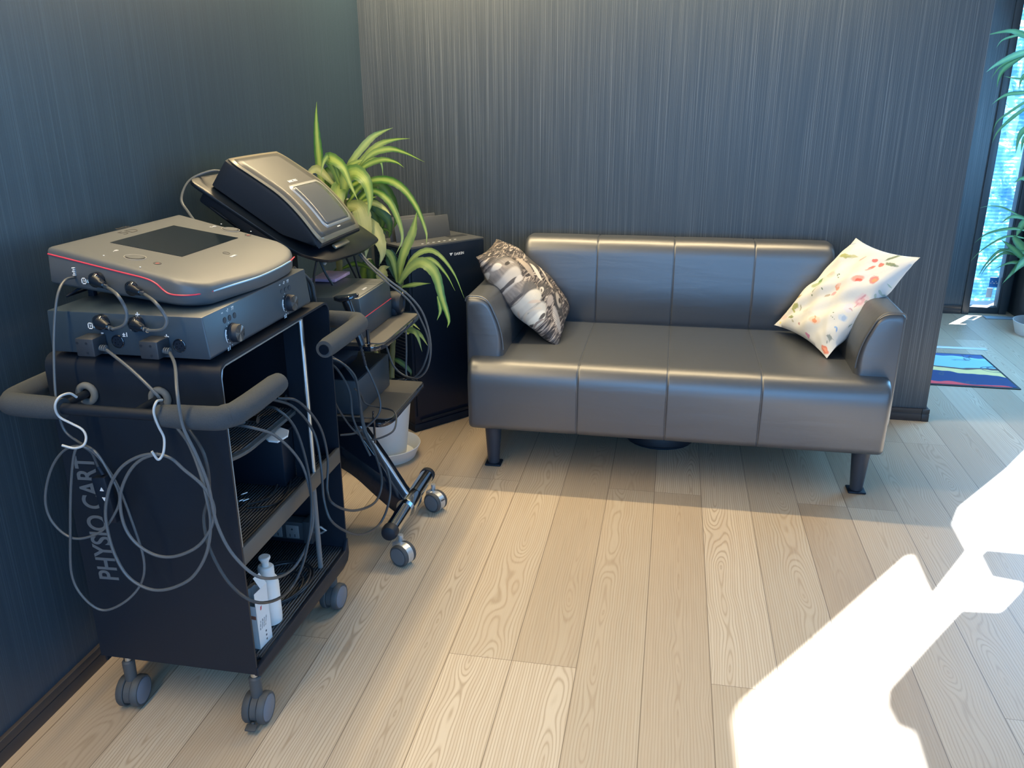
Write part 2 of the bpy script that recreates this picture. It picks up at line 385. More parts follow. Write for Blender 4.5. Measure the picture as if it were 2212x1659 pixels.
skirt('baseboard_back', [(XL+.02, YB-.012, XP-.02, YB), (XP-.019, YB-.014, XP+.014, YB), (XP, YB, XP+.012, YB+.12)], 'b')
skirt('baseboard_far', [(XP-.5, YF-.012, 2.04, YF)], 'f')
# far slit window
b = BM()
box(b, (2.045, YF-.015, 0), (2.09, YF+.1, H), .002); box(b, (2.297, YF+.02, 0), (2.345, YF+.14, H), .002)
box(b, (2.09, YF+.03, 0), (2.297, YF+.1, .045), .002); box(b, (2.09, YF+.03, H-.08), (2.297, YF+.1, H), .002)
box(b, (2.283, YF+.03, .045), (2.297, YF+.055, H-.08), 0)
wf = struct('window_1', b, 'frame')
m = mat('window_glass', (.9, 1, 1), 0); g = G(m); tr = g.n('ShaderNodeBsdfTransparent'); gl = g.n('ShaderNodeBsdfGlossy'); gl.inputs['Roughness'].default_value = .02
ms = g.n('ShaderNodeMixShader'); ms.inputs[0].default_value = .05; g.L.new(tr.outputs[0], ms.inputs[1]); g.L.new(gl.outputs[0], ms.inputs[2]); g.L.new(ms.outputs[0], g.N['Material Output'].inputs[0])
M['glass'] = m
b = BM(); box(b, (2.09, YF+.06, .045), (2.283, YF+.064, H-.08)); obj('window_pane', b, 'glass', wf)
# outside: paving and a blue mesh screen lit from behind
M['paving'] = mat('pale_outdoor_paving', (.6, .62, .62), .8, var=(5, .2))
b = BM(); box(b, (-1, YF+.18, -.12), (6, 12, -.03)); struct('ground_outside', b, 'paving')
m = mat('blue_mesh_net', (.1, .5, .75), .8); g = G(m); tc = g.n('ShaderNodeTexCoord'); nz = g.noise(tc.outputs['Object'], 13, 6, .6, .65)
sx = g.n('ShaderNodeSeparateXYZ'); g.L.new(tc.outputs['Object'], sx.inputs[0])
wv = g.math('MULTIPLY_ADD', g.math('SINE', g.math('MULTIPLY', sx.outputs[2], 240)), .12, .5)
c = g.ramp(g.math('ADD', g.math('MULTIPLY', nz, .7), g.math('MULTIPLY', wv, .3)), [(.36, (.008, .05, .13)), (.48, (.02, .085, .18)), (.56, (.05, .15, .25)), (.64, (.5, .55, .6))])
g.L.new(c, g.p.inputs['Base Color']); t_ = g.n('ShaderNodeBsdfTranslucent'); g.L.new(c, t_.inputs[0]); ms = g.n('ShaderNodeMixShader'); ms.inputs[0].default_value = .6
g.L.new(g.p.outputs[0], ms.inputs[1]); g.L.new(t_.outputs[0], ms.inputs[2]); g.L.new(ms.outputs[0], g.N['Material Output'].inputs[0]); M['net'] = m
b = BM(); rows = []
def nety(x, z): return 6.86+.012*math.sin(x*18)+.02*math.sin(x*7.4+z)
for i in range(26): rows.append([(1.75+i*.05, nety(1.75+i*.05, z), .56+z*.12) for z in range(26)])
loft(b, rows)
rows = [[(1.75+i*.05, nety(1.75+i*.05, z), -.03+z*.0983) for z in range(7)] for i in range(16)]
loft(b, rows)
tag(obj('mesh_screen', b, 'net'), 'blue mesh screen hanging outdoors behind the narrow far window', 'screen')
b = BM(); box(b, (2.235, 6.37, .175), (2.29, 6.376, .245)); t = obj('window_notice', b, mat('blue_notice', (.03, .2, .55), .5))
tag(t, 'small blue and white notice low behind the narrow far window', 'sign')
b = BM()
for i in range(6): box(b, (2.24+.008*i, 6.366, .20+.012*((i % 3) == 1)), (2.245+.008*i, 6.3695, .207+.012*((i % 3) == 1)))
box(b, (2.225, 6.366, .10), (2.262, 6.369, .168)); obj('lettering', b, 'white', t)
# door threshold and small things near the far window
b = BM(); box(b, (XP, 5.33, 0), (1.93, 5.37, .004), .001); box(b, (XP, 5.43, 0), (1.60, 5.50, .006), .001); struct('trim_1', b, mat('pale_threshold', (.62, .68, .72), .4))
b = BM(); box(b, (2.17, 6.13, 0), (2.40, 6.20, .008), .004); struct('trim_2', b, mat('blue_grey_threshold', (.25, .36, .45), .4))
# ------------------------------------------------------------------ door mat
m = mat('mat_print', (.1, .3, .6), .8); g = G(m); tc = g.n('ShaderNodeTexCoord'); sx = g.n('ShaderNodeSeparateXYZ'); g.L.new(tc.outputs['Object'], sx.inputs[0])
X = g.math('DIVIDE', g.math('SUBTRACT', sx.outputs[0], 1.05), .82); Y = g.math('DIVIDE', g.math('SUBTRACT', sx.outputs[1], 4.6), .62)
wob = g.noise(tc.outputs['Object'], 5, 2); Yw = g.math('ADD', Y, g.math('MULTIPLY', g.math('SUBTRACT', wob, .5), .25))
c = g.ramp(g.math('ADD', Yw, g.math('MULTIPLY', X, .18)), [(.0, (.75, .08, .10)), (.17, (.75, .08, .10)), (.19, (.02, .05, .16)), (.46, (.02, .05, .16)), (.48, (.75, .62, .28)), (.60, (.75, .62, .28)), (.62, (.10, .07, .07)), (.67, (.25, .52, .62)), (.95, (.30, .60, .70)), (1, (.06, .12, .3))], 'CONSTANT')
c2 = g.ramp(g.noise(g.comb(g.math('MULTIPLY', X, 2), g.math('MULTIPLY', Y, 2), 1), 1.5, 2, 1.2), [(.0, (0, 0, 0)), (.56, (0, 0, 0)), (.58, (1, 1, 1)), (.62, (0, 0, 0))], 'CONSTANT')
c = g.mix(g.math('MULTIPLY', c2, .8), c, (.05, .08, .14)); g.L.new(c, g.p.inputs['Base Color']); M['matprint'] = m
t = thing('door_mat', 'colourful abstract printed floor mat with thin black border', 'mat', (1.45, 4.9, 0))
b = BM(); box(b, (1.02, 4.593, 0), (1.862, 5.21, .006), .002); obj('border', b, 'rubber', t)
b = BM(); box(b, (1.035, 4.608, .004), (1.847, 5.195, .0075)); obj('printed_face', b, 'matprint', t)
# ------------------------------------------------------------------ sofa
def smoothprof(P, n=6): return [tuple(p) for p in catmull([(a, c, 0) for a, c in P], n)]
def soft_block(bm, prof, axis, a, b_, seams, dip=.006, endr=.03, step=.02, center=None, lump=0):
    """closed profile (2D) swept along axis; ends pulled in to round them, shallow dips at the seams"""
    n = max(8, int(abs(b_-a)/step)); xs = [a+(b_-a)*i/n for i in range(n+1)]
    extra = []
    for s in seams: extra += [s-.01, s-.006, s-.004, s-.0025, s-.0012, s, s+.0012, s+.0025, s+.004, s+.006, s+.01]
    ends = [a+endr*(1-math.cos(PI/2*i/6)) for i in range(7)]+[b_-endr*(1-math.cos(PI/2*i/6)) for i in range(7)]
    xs = sorted(set([round(x, 5) for x in xs if a+endr < x < b_-endr]+[round(x, 5) for x in extra]+[round(x, 5) for x in ends]))
    cx = sum(p[0] for p in prof)/len(prof); cz = sum(p[1] for p in prof)/len(prof)
    if center: cx, cz = center
    rows = []; k = 'xyz'.index(axis)
    for x in xs:
        d = 0
        for s in seams: d += dip*math.exp(-((x-s)/.0028)**2)
        e = min(x-a, b_-x)
        if e < endr: d += endr*(1-math.sqrt(max(0, 1-(1-e/endr)**2)))
        # slight crown between seams
        ss = [a]+list(seams)+[b_]
        for p, q in zip(ss, ss[1:]):
            if p <= x <= q: d -= lump*math.sin(PI*(x-p)/(q-p))
        row = []
        for (u, v) in prof:
            dd = Vector((u-cx, v-cz)); l = dd.length
            # move inward along both axes by d
            uu = u-(d*dd.x/l); vv = v-(d*dd.y/l)*1.0
            c = [uu, vv]; c.insert(k, x); row.append(c)
        rows.append(row)
    loft(bm, rows, closed_u=True, caps=True)
def resample(prof, n=64):
    P = prof+[prof[0]]; L = [0]
    for p, q in zip(P, P[1:]): L.append(L[-1]+math.hypot(q[0]-p[0], q[1]-p[1]))
    out = []
    for i in range(n):
        s = L[-1]*i/n; j = max(k for k in range(len(L)) if L[k] <= s+1e-12); j = min(j, len(P)-2)
        t = (s-L[j])/max(1e-9, L[j+1]-L[j]); out.append((P[j][0]+(P[j+1][0]-P[j][0])*t, P[j][1]+(P[j+1][1]-P[j][1])*t))
    return out
def roundpoly(P, r, n=5):
    out = []; L = len(P)
    for i in range(L):
        rr = r[i] if isinstance(r, (list, tuple)) else r
        p = Vector((P[i][0], P[i][1])); a = Vector((P[i-1][0], P[i-1][1])); c = Vector((P[(i+1) % L][0], P[(i+1) % L][1]))
        if rr <= 0: out.append(tuple(p)); continue
        u = (a-p).normalized(); v = (c-p).normalized(); d = min(rr, (a-p).length*.49, (c-p).length*.49)
        A = p+u*d; C = p+v*d
        for j in range(n+1):
            t = j/n; out.append(tuple((1-t)**2*A+2*t*(1-t)*p+t*t*C))
    return out
sofa = thing('sofa', 'black faux leather two-seat sofa with low rounded arms against the grey wall', 'sofa', (.03, 3.55, 0))
SX = (-.33, .018, .372)
prof = roundpoly([(3.115, .185), (3.10, .475), (3.40, .478), (3.92, .470), (3.92, .185)], [.03, .095, 0, .02, .03], 9)
b = BM(); soft_block(b, prof, 'x', -.778, .838, SX, dip=.003, endr=.022, lump=.0015); obj('seat', b, 'leather', sofa, sharp=60)
prof = roundpoly([(3.845, .47), (3.82, .60), (3.84, .865), (4.015, .855), (4.02, .30), (3.93, .25)], [.02, .15, .10, .03, .02, .02], 9)
b = BM(); soft_block(b, prof, 'x', -.672, .712, SX, dip=.003, endr=.03, lump=.0015); obj('backrest', b, 'leather', sofa, sharp=60)
for s, xo, xi in ((-1, -.80, -.645), (1, .868, .712)):
    dx = (xi-xo)
    pr = roundpoly([(xo, .255 if s < 0 else .27), (xo-.002*s*-1, .722), (xo+dx*.55, .722), (xi-dx*.02, .58), (xi, .40), (xi, .255)], [.01, .022, .10, .10, .02, .01], 7)
    b = BM(); soft_block(b, pr, 'y', 3.205, 4.0, (), endr=.03, step=.04)
    a_ = obj('arm', b, 'leather', sofa, sharp=60)
    b = BM(); pp = [(p[0]*.997+(xo+dx/2)*.003, 3.214, p[1]) for p in pr if p[1] > .45]; tube(b, pp, .003, 6); obj('piping', b, 'leather', a_)
for x in (-.688, .775):
    for y in (3.195, 3.86):
        b = BM(); lathe(b, [(.022, .008), (.024, .01), (.037, .20)], (x, y, 0), 24)
        lg = obj('leg', b, 'leg', sofa)
        b = BM(); box(b, (x-.034, y-.03, 0), (x+.034, y+.036, .009), .004); obj('foot_plate', b, 'matteblack', lg)
# stitched seams
for s in SX:
    b = BM()
    for dx in (-.0045, .0045):
        P = [(s+dx, 3.1155, .20), (s+dx, 3.1085, .30), (s+dx, 3.106, .39), (s+dx, 3.118, .437), (s+dx, 3.148, .463), (s+dx, 3.2, .4752), (s+dx, 3.5, .4755), (s+dx, 3.83, .4705)]
        tube(b, catmull(P, 4), .0008, 5)
    obj('seat_stitching', b, 'thread', sofa)
    b = BM()
    P = [(s, 3.843, .49), (s, 3.832, .60), (s, 3.836, .75), (s, 3.848, .82), (s, 3.87, .848)]
    tube(b, catmull(P, 4), .0011, 5); obj('back_stitching', b, 'thread', sofa)
b = BM(); lathe(b, [(.16, .012), (.17, .02), (.172, .06), (.165, .072), (.1, .078), (0, .079)], (0.0, 3.615, 0), 40); lathe(b, [(.05, .077), (.05, .088), (.045, .09), (0, .09)], (0.0, 3.64, 0), 24)
rv = obj('floor_disc', b, 'rubber'); tag(rv, 'low round black device on the floor beneath the middle of the sofa', 'robot vacuum')
b = BM(); lathe(b, [(.15, 0), (.15, .013)], (0.0, 3.615, 0), 24); obj('base_skid', b, 'matteblack', rv)
# ------------------------------------------------------------------ cushions
def cushion(name, cs, thick, m, label, out_dir, pinch=.05, seedv=1, wr=.004):
    A, B_, C_, D_ = [Vector(c) for c in cs]      # corners in order
    bm = bmesh.new(); uvl = bm.loops.layers.uv.new('uv'); n = 44
    nrm = (B_-A).cross(D_-A).normalized()
    if nrm.dot(Vector(out_dir)) < 0: nrm = -nrm
    rnd = random.Random(seedv); ph = [rnd.uniform(0, 6) for _ in range(8)]
    def P(u, v, side):
        # pillow outline: edges pulled in between the corners
        su = (2*u-1); sv = (2*v-1)
        pu = .5+su/2*(1-pinch*(1-sv*sv)*1.0); pv = .5+sv/2*(1-pinch*(1-su*su)*1.0)
        p = A*(1-pu)*(1-pv)+B_*pu*(1-pv)+C_*pu*pv+D_*(1-pu)*pv
        e = max(0, (1-abs(su)**2.4))*max(0, (1-abs(sv)**2.4)); t = thick/2*e**.55
        wv = wr*e**.4*(math.sin(7*su+3*sv+ph[0])+.7*math.sin(-4*su+9*sv+ph[1])+.5*math.sin(13*su+11*sv+ph[2]))
        # radial gathers at corners
        for (cu, cv) in ((0, 0), (1, 0), (1, 1), (0, 1)):
            du, dv = u-cu, v-cv; r = math.hypot(du, dv)
            if .02 < r < .4: wv += .0035*math.sin(math.atan2(abs(dv), abs(du))*14+ph[3])*(1-r/.4)*min(1, e*6)
        return p+nrm*side*(t+wv)
    for side in (1, -1):
        g_ = [[bm.verts.new(P(i/n, j/n, side)) for j in range(n+1)] for i in range(n+1)]
        for i in range(n):
            for j in range(n):
                f = bm.faces.new((g_[i][j], g_[i+1][j], g_[i+1][j+1], g_[i][j+1]) if side > 0 else (g_[i][j], g_[i][j+1], g_[i+1][j+1], g_[i+1][j]))
                ij = ((i, j), (i+1, j), (i+1, j+1), (i, j+1)) if side > 0 else ((i, j), (i, j+1), (i+1, j+1), (i+1, j))
                for l, (a, c) in zip(f.loops, ij): l[uvl].uv = (a/n, c/n)
    bmesh.ops.remove_doubles(bm, verts=bm.verts, dist=.0004)
    o = obj(name, bm, m, sharp=75)
    return tag(o, label, 'cushion')
def lift(pts, th, od):
    A, B_, C_, D_ = pts; nm = (B_-A).cross(D_-A).normalized(); c = (A+B_+C_+D_)/4
    if nm.dot(Vector(od)) < 0: nm = -nm
    P = lambda p: Vector(((p-CAM).dot(RT), -(p-CAM).dot(UP)))*(F_PX/(p-CAM).dot(FW))
    d = P(c+nm*th/2)-P(c); return d.x, d.y
PL_A = [at(1028, 555, 'y', 3.44), at(1073, 515, 'y', 3.80), at(1232, 672, 'y', 3.86), at(1206, 752, 'y', 3.40)]
PL_F = [at(1786, 774, 'y', 3.39), at(1988, 556, 'y', 3.48), at(1849, 514, 'y', 3.80), at(1672, 702, 'y', 3.80)]
LIFT_A = lift(PL_A, .19, (1, -.5, .4)); LIFT_F = lift(PL_F, .13, (-.7, -.6, .5))
def blob(g, X, Y, cx, cy, rx, ry, ang=0, soft=.15):
    """mask of a rotated ellipse in uv space"""
    ca, sa = math.cos(ang), math.sin(ang)
    dx = g.math('SUBTRACT', X, cx); dy = g.math('SUBTRACT', Y, cy)
    a = g.math('DIVIDE', g.math('ADD', g.math('MULTIPLY', dx, ca), g.math('MULTIPLY', dy, sa)), rx)
    c = g.math('DIVIDE', g.math('SUBTRACT', g.math('MULTIPLY', dy, ca), g.math('MULTIPLY', dx, sa)), ry)
    d = g.math('ADD', g.math('MULTIPLY', a, a), g.math('MULTIPLY', c, c))
    return g.ramp(d, [(max(0, 1-soft*2)*.99, (1, 1, 1)), (1, (0, 0, 0))])
# floral print
m = mat('floral_print_fabric', (.8, .8, .76), .75, bump=(500, .1, .0004)); g = G(m); uv = g.n('ShaderNodeUVMap'); sx = g.n('ShaderNodeSeparateXYZ')
wn_ = g.n('ShaderNodeTexNoise'); wn_.inputs['Scale'].default_value = 22; g.L.new(uv.outputs[0], wn_.inputs['Vector'])
wmix = g.n('ShaderNodeVectorMath'); wmix.operation = 'MULTIPLY_ADD'; g.L.new(wn_.outputs['Color'], wmix.inputs[0]); wmix.inputs[1].default_value = (.035, .035, 0); g.L.new(uv.outputs[0], wmix.inputs[2])
g.L.new(wmix.outputs[0], sx.inputs[0]); X, Y = g.math('SUBTRACT', sx.outputs[0], .017), g.math('SUBTRACT', sx.outputs[1], .017)
c = g.mix(g.noise(uv.outputs[0], 5, 3), (.66, .66, .62), (.76, .78, .78))
R_, P_, GR, OL, BL, GY = (.72, .10, .07), (.62, .25, .28), (.10, .17, .09), (.33, .36, .09), (.22, .36, .58), (.45, .47, .45)
QF = (((1786, 774), (1988, 556), (1849, 514), (1672, 702)), LIFT_F)
def quv0(Q, px, py):
    """u, v of a point in the printed quad (inverse bilinear, Newton steps)"""
    u = v = .5
    for _ in range(30):
        f = [Q[0][k]*(1-u)*(1-v)+Q[1][k]*u*(1-v)+Q[2][k]*u*v+Q[3][k]*(1-u)*v-(px, py)[k] for k in (0, 1)]
        du = [(Q[1][k]-Q[0][k])*(1-v)+(Q[2][k]-Q[3][k])*v for k in (0, 1)]; dv = [(Q[3][k]-Q[0][k])*(1-u)+(Q[2][k]-Q[1][k])*u for k in (0, 1)]
        dt = du[0]*dv[1]-du[1]*dv[0]; u -= (f[0]*dv[1]-f[1]*dv[0])/dt; v -= (du[0]*f[1]-du[1]*f[0])/dt
    return u, v
def quv(QB, px, py):
    """as quv0, allowing for how far the stuffing lifts the print at that spot"""
    Q, (dx, dy) = QB; u, v = quv0(Q, px, py)
    for _ in range(6):
        su, sv = 2*min(1, max(0, u))-1, 2*min(1, max(0, v))-1
        e = (max(0, (1-abs(su)**2.4))*max(0, (1-abs(sv)**2.4)))**.55 if 0 < u < 1 and 0 < v < 1 else 0
        a, b = quv0(Q, px-dx*e, py-dy*e); u, v = (u+a)/2, (v+b)/2
    return u, v
def feat(g, X, Y, Q, px, py, a, b_, ang, soft):
    """ellipse with half axes a, b_ (same units as Q) turned by ang, as a mask in uv space"""
    u, v = quv(Q, px, py); e = 6; U1, V1 = quv(Q, px+e, py); U2, V2 = quv(Q, px, py+e)
    jx = ((U1-u)/e, (V1-v)/e); jy = ((U2-u)/e, (V2-v)/e)
    det = jx[0]*jy[1]-jx[1]*jy[0]
    # inverse Jacobian takes uv offsets back to quad units
    ix = (jy[1]/det, -jy[0]/det); iy = (-jx[1]/det, jx[0]/det)
    ca, sa = math.cos(ang), math.sin(ang)
    A = ((ix[0]*ca+iy[0]*sa)/a, (ix[1]*ca+iy[1]*sa)/a); B = ((-ix[0]*sa+iy[0]*ca)/b_, (-ix[1]*sa+iy[1]*ca)/b_)
    du = g.math('SUBTRACT', X, u); dv = g.math('SUBTRACT', Y, v)
    p_ = g.math('ADD', g.math('MULTIPLY', du, A[0]), g.math('MULTIPLY', dv, A[1])); q_ = g.math('ADD', g.math('MULTIPLY', du, B[0]), g.math('MULTIPLY', dv, B[1]))
    d = g.math('ADD', g.math('MULTIPLY', p_, p_), g.math('MULTIPLY', q_, q_))
    return g.ramp(d, [(max(0, 1-soft*2)*.99, (1, 1, 1)), (1, (0, 0, 0))])
PK, CR = (.66, .34, .36), (.74, .52, .46)
fl = [(1931, 567, 17, 6, .5, GR), (1936, 551, 22, 3, -.25, GR), (1909, 565, 8, 5, -.5, R_), (1890, 572, 11, 3.5, -.6, R_), (1900, 557, 9, 2.5, -.4, R_), (1885, 577, 9, 3, -.5, PK), (1873, 553, 12, 2.5, -.35, PK), (1864, 602, 15, 6, -.4, (.78, .34, .26)), (1866, 605, 8, 4, -.4, R_),
      (1897, 604, 12, 12, 0, (.66, .16, .16)), (1898, 607, 7, 5, .3, (.78, .35, .16)), (1830, 551, 20, 4, -.05, OL), (1850, 549, 14, 2, -.1, (.5, .5, .25)), (1776, 578, 12, 3, -.3, OL), (1800, 590, 14, 9, -.6, (.72, .60, .52)), (1803, 589, 7, 4, -.5, CR), (1818, 588, 3, 1.5, -.3, GR), (1814, 591, 1.5, 2.5, 0, GR), (1816, 596, 1.8, 1.8, 0, GR),
      (1751, 605, 4, 8, .4, PK), (1750, 613, 2, 2.5, 0, (.2, .1, .08)), (1775, 604, 4, 10, .6, (.10, .26, .06)), (1765, 613, 14, 3.5, -.5, (.36, .46, .24)), (1764, 625, 12, 1.5, -1.0, GR), (1755, 639, 1.8, 2.5, .3, GR), (1815, 620, 5, 8, .7, (.70, .28, .18)), (1820, 616, 8, 3, -.5, CR), (1804, 633, 9, 3.5, -.5, PK), (1790, 638, 8, 2, -.5, (.45, .35, .25)), (1784, 627, 1.8, 3, .5, GR),
      (1735, 616, 9, 3, -.3, OL), (1733, 627, 3, 9, .5, OL), (1717, 638, 5, 5, 0, PK), (1723, 636, 6, 1.5, -.8, GR), (1717, 644, 6, 1.8, -.6, GR), (1728, 643, 8, 2.5, -.5, (.42, .32, .12)), (1717, 662, 9, 5, -.8, OL), (1712, 671, 3, 6, -.4, OL), (1725, 665, 1.2, 9, .3, (.4, .4, .3)), (1707, 689, 6, 4.5, 0, (.20, .25, .07)), (1737, 672, 9, 6, -.4, (.62, .64, .62)), (1752, 683, 9, 6, .3, (.66, .67, .66)),
      (1697, 663, 10, 10, 0, (.80, .70, .42)), (1690, 684, 9, 8, 0, (.74, .60, .58)), (1762, 698, 14, 11, 0, (.80, .58, .46)), (1762, 700, 6, 5, 0, (.74, .26, .12)), (1762, 694, 2, 9, 0, (.74, .30, .16)), (1866, 647, 22, 15, -.4, (.72, .58, .62)), (1862, 648, 14, 9, -.5, (.66, .38, .44)), (1860, 649, 6, 4, -.4, (.74, .56, .60)), (1868, 640, 12, 2, -.5, (.58, .30, .36)), (1855, 658, 9, 2, -.9, (.58, .32, .38)), (1876, 651, 4.5, 4.5, 0, (.30, .33, .33)),
      (1838, 665, 10, 14, .3, (.66, .66, .76)), (1843, 668, 6, 2, .4, (.5, .35, .4)), (1826, 689, 10, 9, 0, (.50, .62, .78)), (1828, 690, 5, 7, .4, (.36, .50, .72)), (1813, 716, 2.5, 7, 0, (.16, .34, .72)), (1811, 711, 5, 3, 0, (.22, .42, .75)), (1808, 681, 2, 2, 0, GR), (1803, 689, 1.4, 1.4, 0, GR), (1805, 692, 1.1, 1.1, 0, GR), (1809, 694, 1.2, 1.2, 0, GR), (1796, 733, 6, 6, 0, (.22, .26, .26)), (1788, 741, 4, 1.6, -.8, (.22, .26, .26)),
      (1796, 733, 11, .9, .3, (.25, .3, .3)), (1796, 733, .9, 10, .3, (.25, .3, .3)), (1780, 757, 13, 8, .7, (.72, .14, .06)), (1780, 757, 9, 3, .6, (.82, .36, .24)), (1742, 733, 7, 4, .9, (.55, .16, .34)), (1723, 706, 2.5, 6, -.2, (.45, .28, .3)), (1842, 704, 8, 2.5, -.6, (.18, .28, .24)), (1897, 640, 4, 6, .3, (.4, .5, .42)), (1909, 633, 3, 4, 0, (.4, .5, .42)), (1846, 524, 12, 3, -.1, (.36, .48, .66)), (1955, 600, 2.2, 2.2, 0, (.35, .45, .4)), (1929, 620, 2, 2, 0, (.35, .5, .4)), (1710, 700, 2, 5, -.2, (.4, .4, .3)), (1683, 697, 2, 3, 0, (.8, .7, .2))]
for (fx, fy, ra, rb_, an, cc) in fl: c = g.mix(g.math('MULTIPLY', feat(g, X, Y, QF, fx, fy, ra, rb_, an, .25), .85), c, cc)
g.L.new(c, g.p.inputs['Base Color']); M['floral'] = m
# animal print
m = mat('animal_photo_print_fabric', (.2, .2, .2), .7); g = G(m); uv = g.n('ShaderNodeUVMap'); sx = g.n('ShaderNodeSeparateXYZ'); g.L.new(uv.outputs[0], sx.inputs[0])
X, Y = sx.outputs[0], sx.outputs[1]
st = g.noise(g.comb(g.math('MULTIPLY', X, 5), g.math('MULTIPLY', Y, 26), 0), 1, 3, 2.5)
c = g.ramp(st, [(.42, (.02, .02, .025)), (.54, (.14, .12, .12)), (.64, (.50, .44, .38))])
dk = g.noise(uv.outputs[0], 4, 2); c = g.mix(g.ramp(dk, [(.5, (0, 0, 0)), (.62, (1, 1, 1))]), c, (.05, .05, .055))
nz = g.noise(uv.outputs[0], 30, 3); fur = g.noise(g.comb(g.math('MULTIPLY', X, 60), g.math('MULTIPLY', Y, 12), 2), 1, 3)
QA = (((1032, 546), (1103, 478), (1278, 662), (1207, 730)), (0, 0))   # print laid out as an unfolded rectangle, near edge to far edge
WH, DKK = (.62, .60, .55), (.02, .018, .022)
def fur_mix(a_, b_): return g.mix(fur, a_, b_)
E_ = [(1083, 578, 34, 16, .75, 'dk'), (1092, 607, 18, 26, -.7, 'lion'), (1080, 582, 26, 22, .5, 'lion'), (1093, 600, 15, 18, -.4, (.52, .49, .46)), (1035, 562, 9, 8, .4, (.50, .48, .47)), (1080, 574, 4.5, 4, .5, DKK), (1086, 574, 6, 2, .6, (.40, .37, .35)), (1062, 592, 5, 4.5, .5, DKK), (1048, 594, 9, 9, .5, (.08, .08, .09)), (1096, 607, 7, 4.5, -.4, (.06, .055, .06)), (1090, 612, 6, 2, .2, DKK), (1105, 607, 7, 6, .5, (.62, .58, .54)), (1092, 620, 8, 7, .3, (.70, .67, .62)), (1066, 574, 8, 5, .7, (.60, .57, .53)),
      (1075, 640, 26, 11, .9, (.035, .035, .045)), (1114, 622, 12, 9, .6, 'lion'), (1128, 628, 18, 12, .8, (.10, .10, .11)),
      (1135, 646, 20, 15, .1, WH), (1152, 672, 17, 18, .8, WH), (1130, 641, 10, 9, 0, WH), (1153, 636, 6, 7, .2, WH), (1153, 637, 2.4, 4, .2, (.12, .10, .10)), (1154, 647, 3, 2.8, 0, DKK), (1131, 667, 3, 3, 0, DKK), (1158, 677, 12, 8, .6, (.80, .78, .70)), (1163, 677, 4.5, 3.5, .3, (.05, .045, .045)), (1160, 681, 8, 1.8, .2, (.25, .2, .18)), (1142, 652, 12, 2, .4, (.60, .50, .42)), (1147, 662, 12, 1.5, .4, (.62, .56, .48)),
      (1124, 683, 26, 9, .95, (.60, .55, .52)), (1132, 695, 24, 4.5, .95, (.70, .66, .62)), (1146, 709, 6, 8, .3, (.03, .03, .04)), (1113, 676, 8, 4, .9, (.50, .44, .42)),
      (1168, 714, 10, 8, .3, 'zeb'), (1195, 690, 7, 26, -.55, 'fan'), (1152, 718, 15, 3, .9, (.07, .07, .09)), (1190, 738, 26, 5, .6, (.62, .58, .54)), (1190, 728, 14, 9, .4, (.05, .055, .075)), (1173, 658, 7, 10, -.4, (.36, .32, .30)),
      (1120, 585, 34, 7, .95, (.42, .36, .31)), (1142, 598, 26, 3.2, 1.0, (.66, .60, .52)), (1160, 590, 26, 4.5, .95, (.68, .62, .54)), (1174, 622, 18, 6, 1.0, (.44, .39, .34)), (1168, 622, 8, 3, 1.0, DKK), (1196, 660, 17, 7, 1.1, (.46, .41, .36)), (1200, 662, 6, 4, 1.1, DKK)]
zs = g.math('GREATER_THAN', g.math('SINE', g.math('ADD', g.math('MULTIPLY', g.math('ADD', Y, g.math('MULTIPLY', X, .4)), 300), g.math('MULTIPLY', g.noise(uv.outputs[0], 8, 1), 8))), 0)
fe = g.math('GREATER_THAN', g.math('SINE', g.math('MULTIPLY', X, 400)), -.2)
for (fx, fy, ra, rb_, an, cc) in E_:
    mk = feat(g, X, Y, QA, fx, fy, ra, rb_, an, .22)
    if cc == 'lion': col = fur_mix((.09, .085, .09), (.40, .36, .33))
    elif cc == 'dk': col = fur_mix((.05, .05, .055), (.16, .15, .15))
    elif cc == 'zeb': col = g.mix(zs, (.04, .045, .07), (.44, .46, .54))
    elif cc == 'fan': col = g.mix(fe, (.10, .10, .12), (.60, .57, .54))
    else: col = g.mix(g.math('MULTIPLY', nz, .3), cc, tuple(x*.6 for x in cc))
    c = g.mix(g.math('MULTIPLY', mk, .95), c, col)
g.L.new(c, g.p.inputs['Base Color']); M['animal'] = m
# u runs near->far edge, v runs top->bottom
pl = [at(1028, 555, 'y', 3.44), at(1073, 515, 'y', 3.80), at(1232, 672, 'y', 3.86), at(1206, 752, 'y', 3.40)]
cushion('cushion', pl, .19, 'animal', 'cushion with black and white wild animal photo print leaning on the left sofa arm', (1, -.5, .4), .05, 3, .005)
pr_ = [at(1786, 774, 'y', 3.39), at(1988, 556, 'y', 3.48), at(1849, 514, 'y', 3.80), at(1672, 702, 'y', 3.80)]
cushion('cushion', pr_, .13, 'floral', 'white cushion with red and green floral print leaning on the right sofa arm', (-.7, -.6, .5), .085, 8, .009)
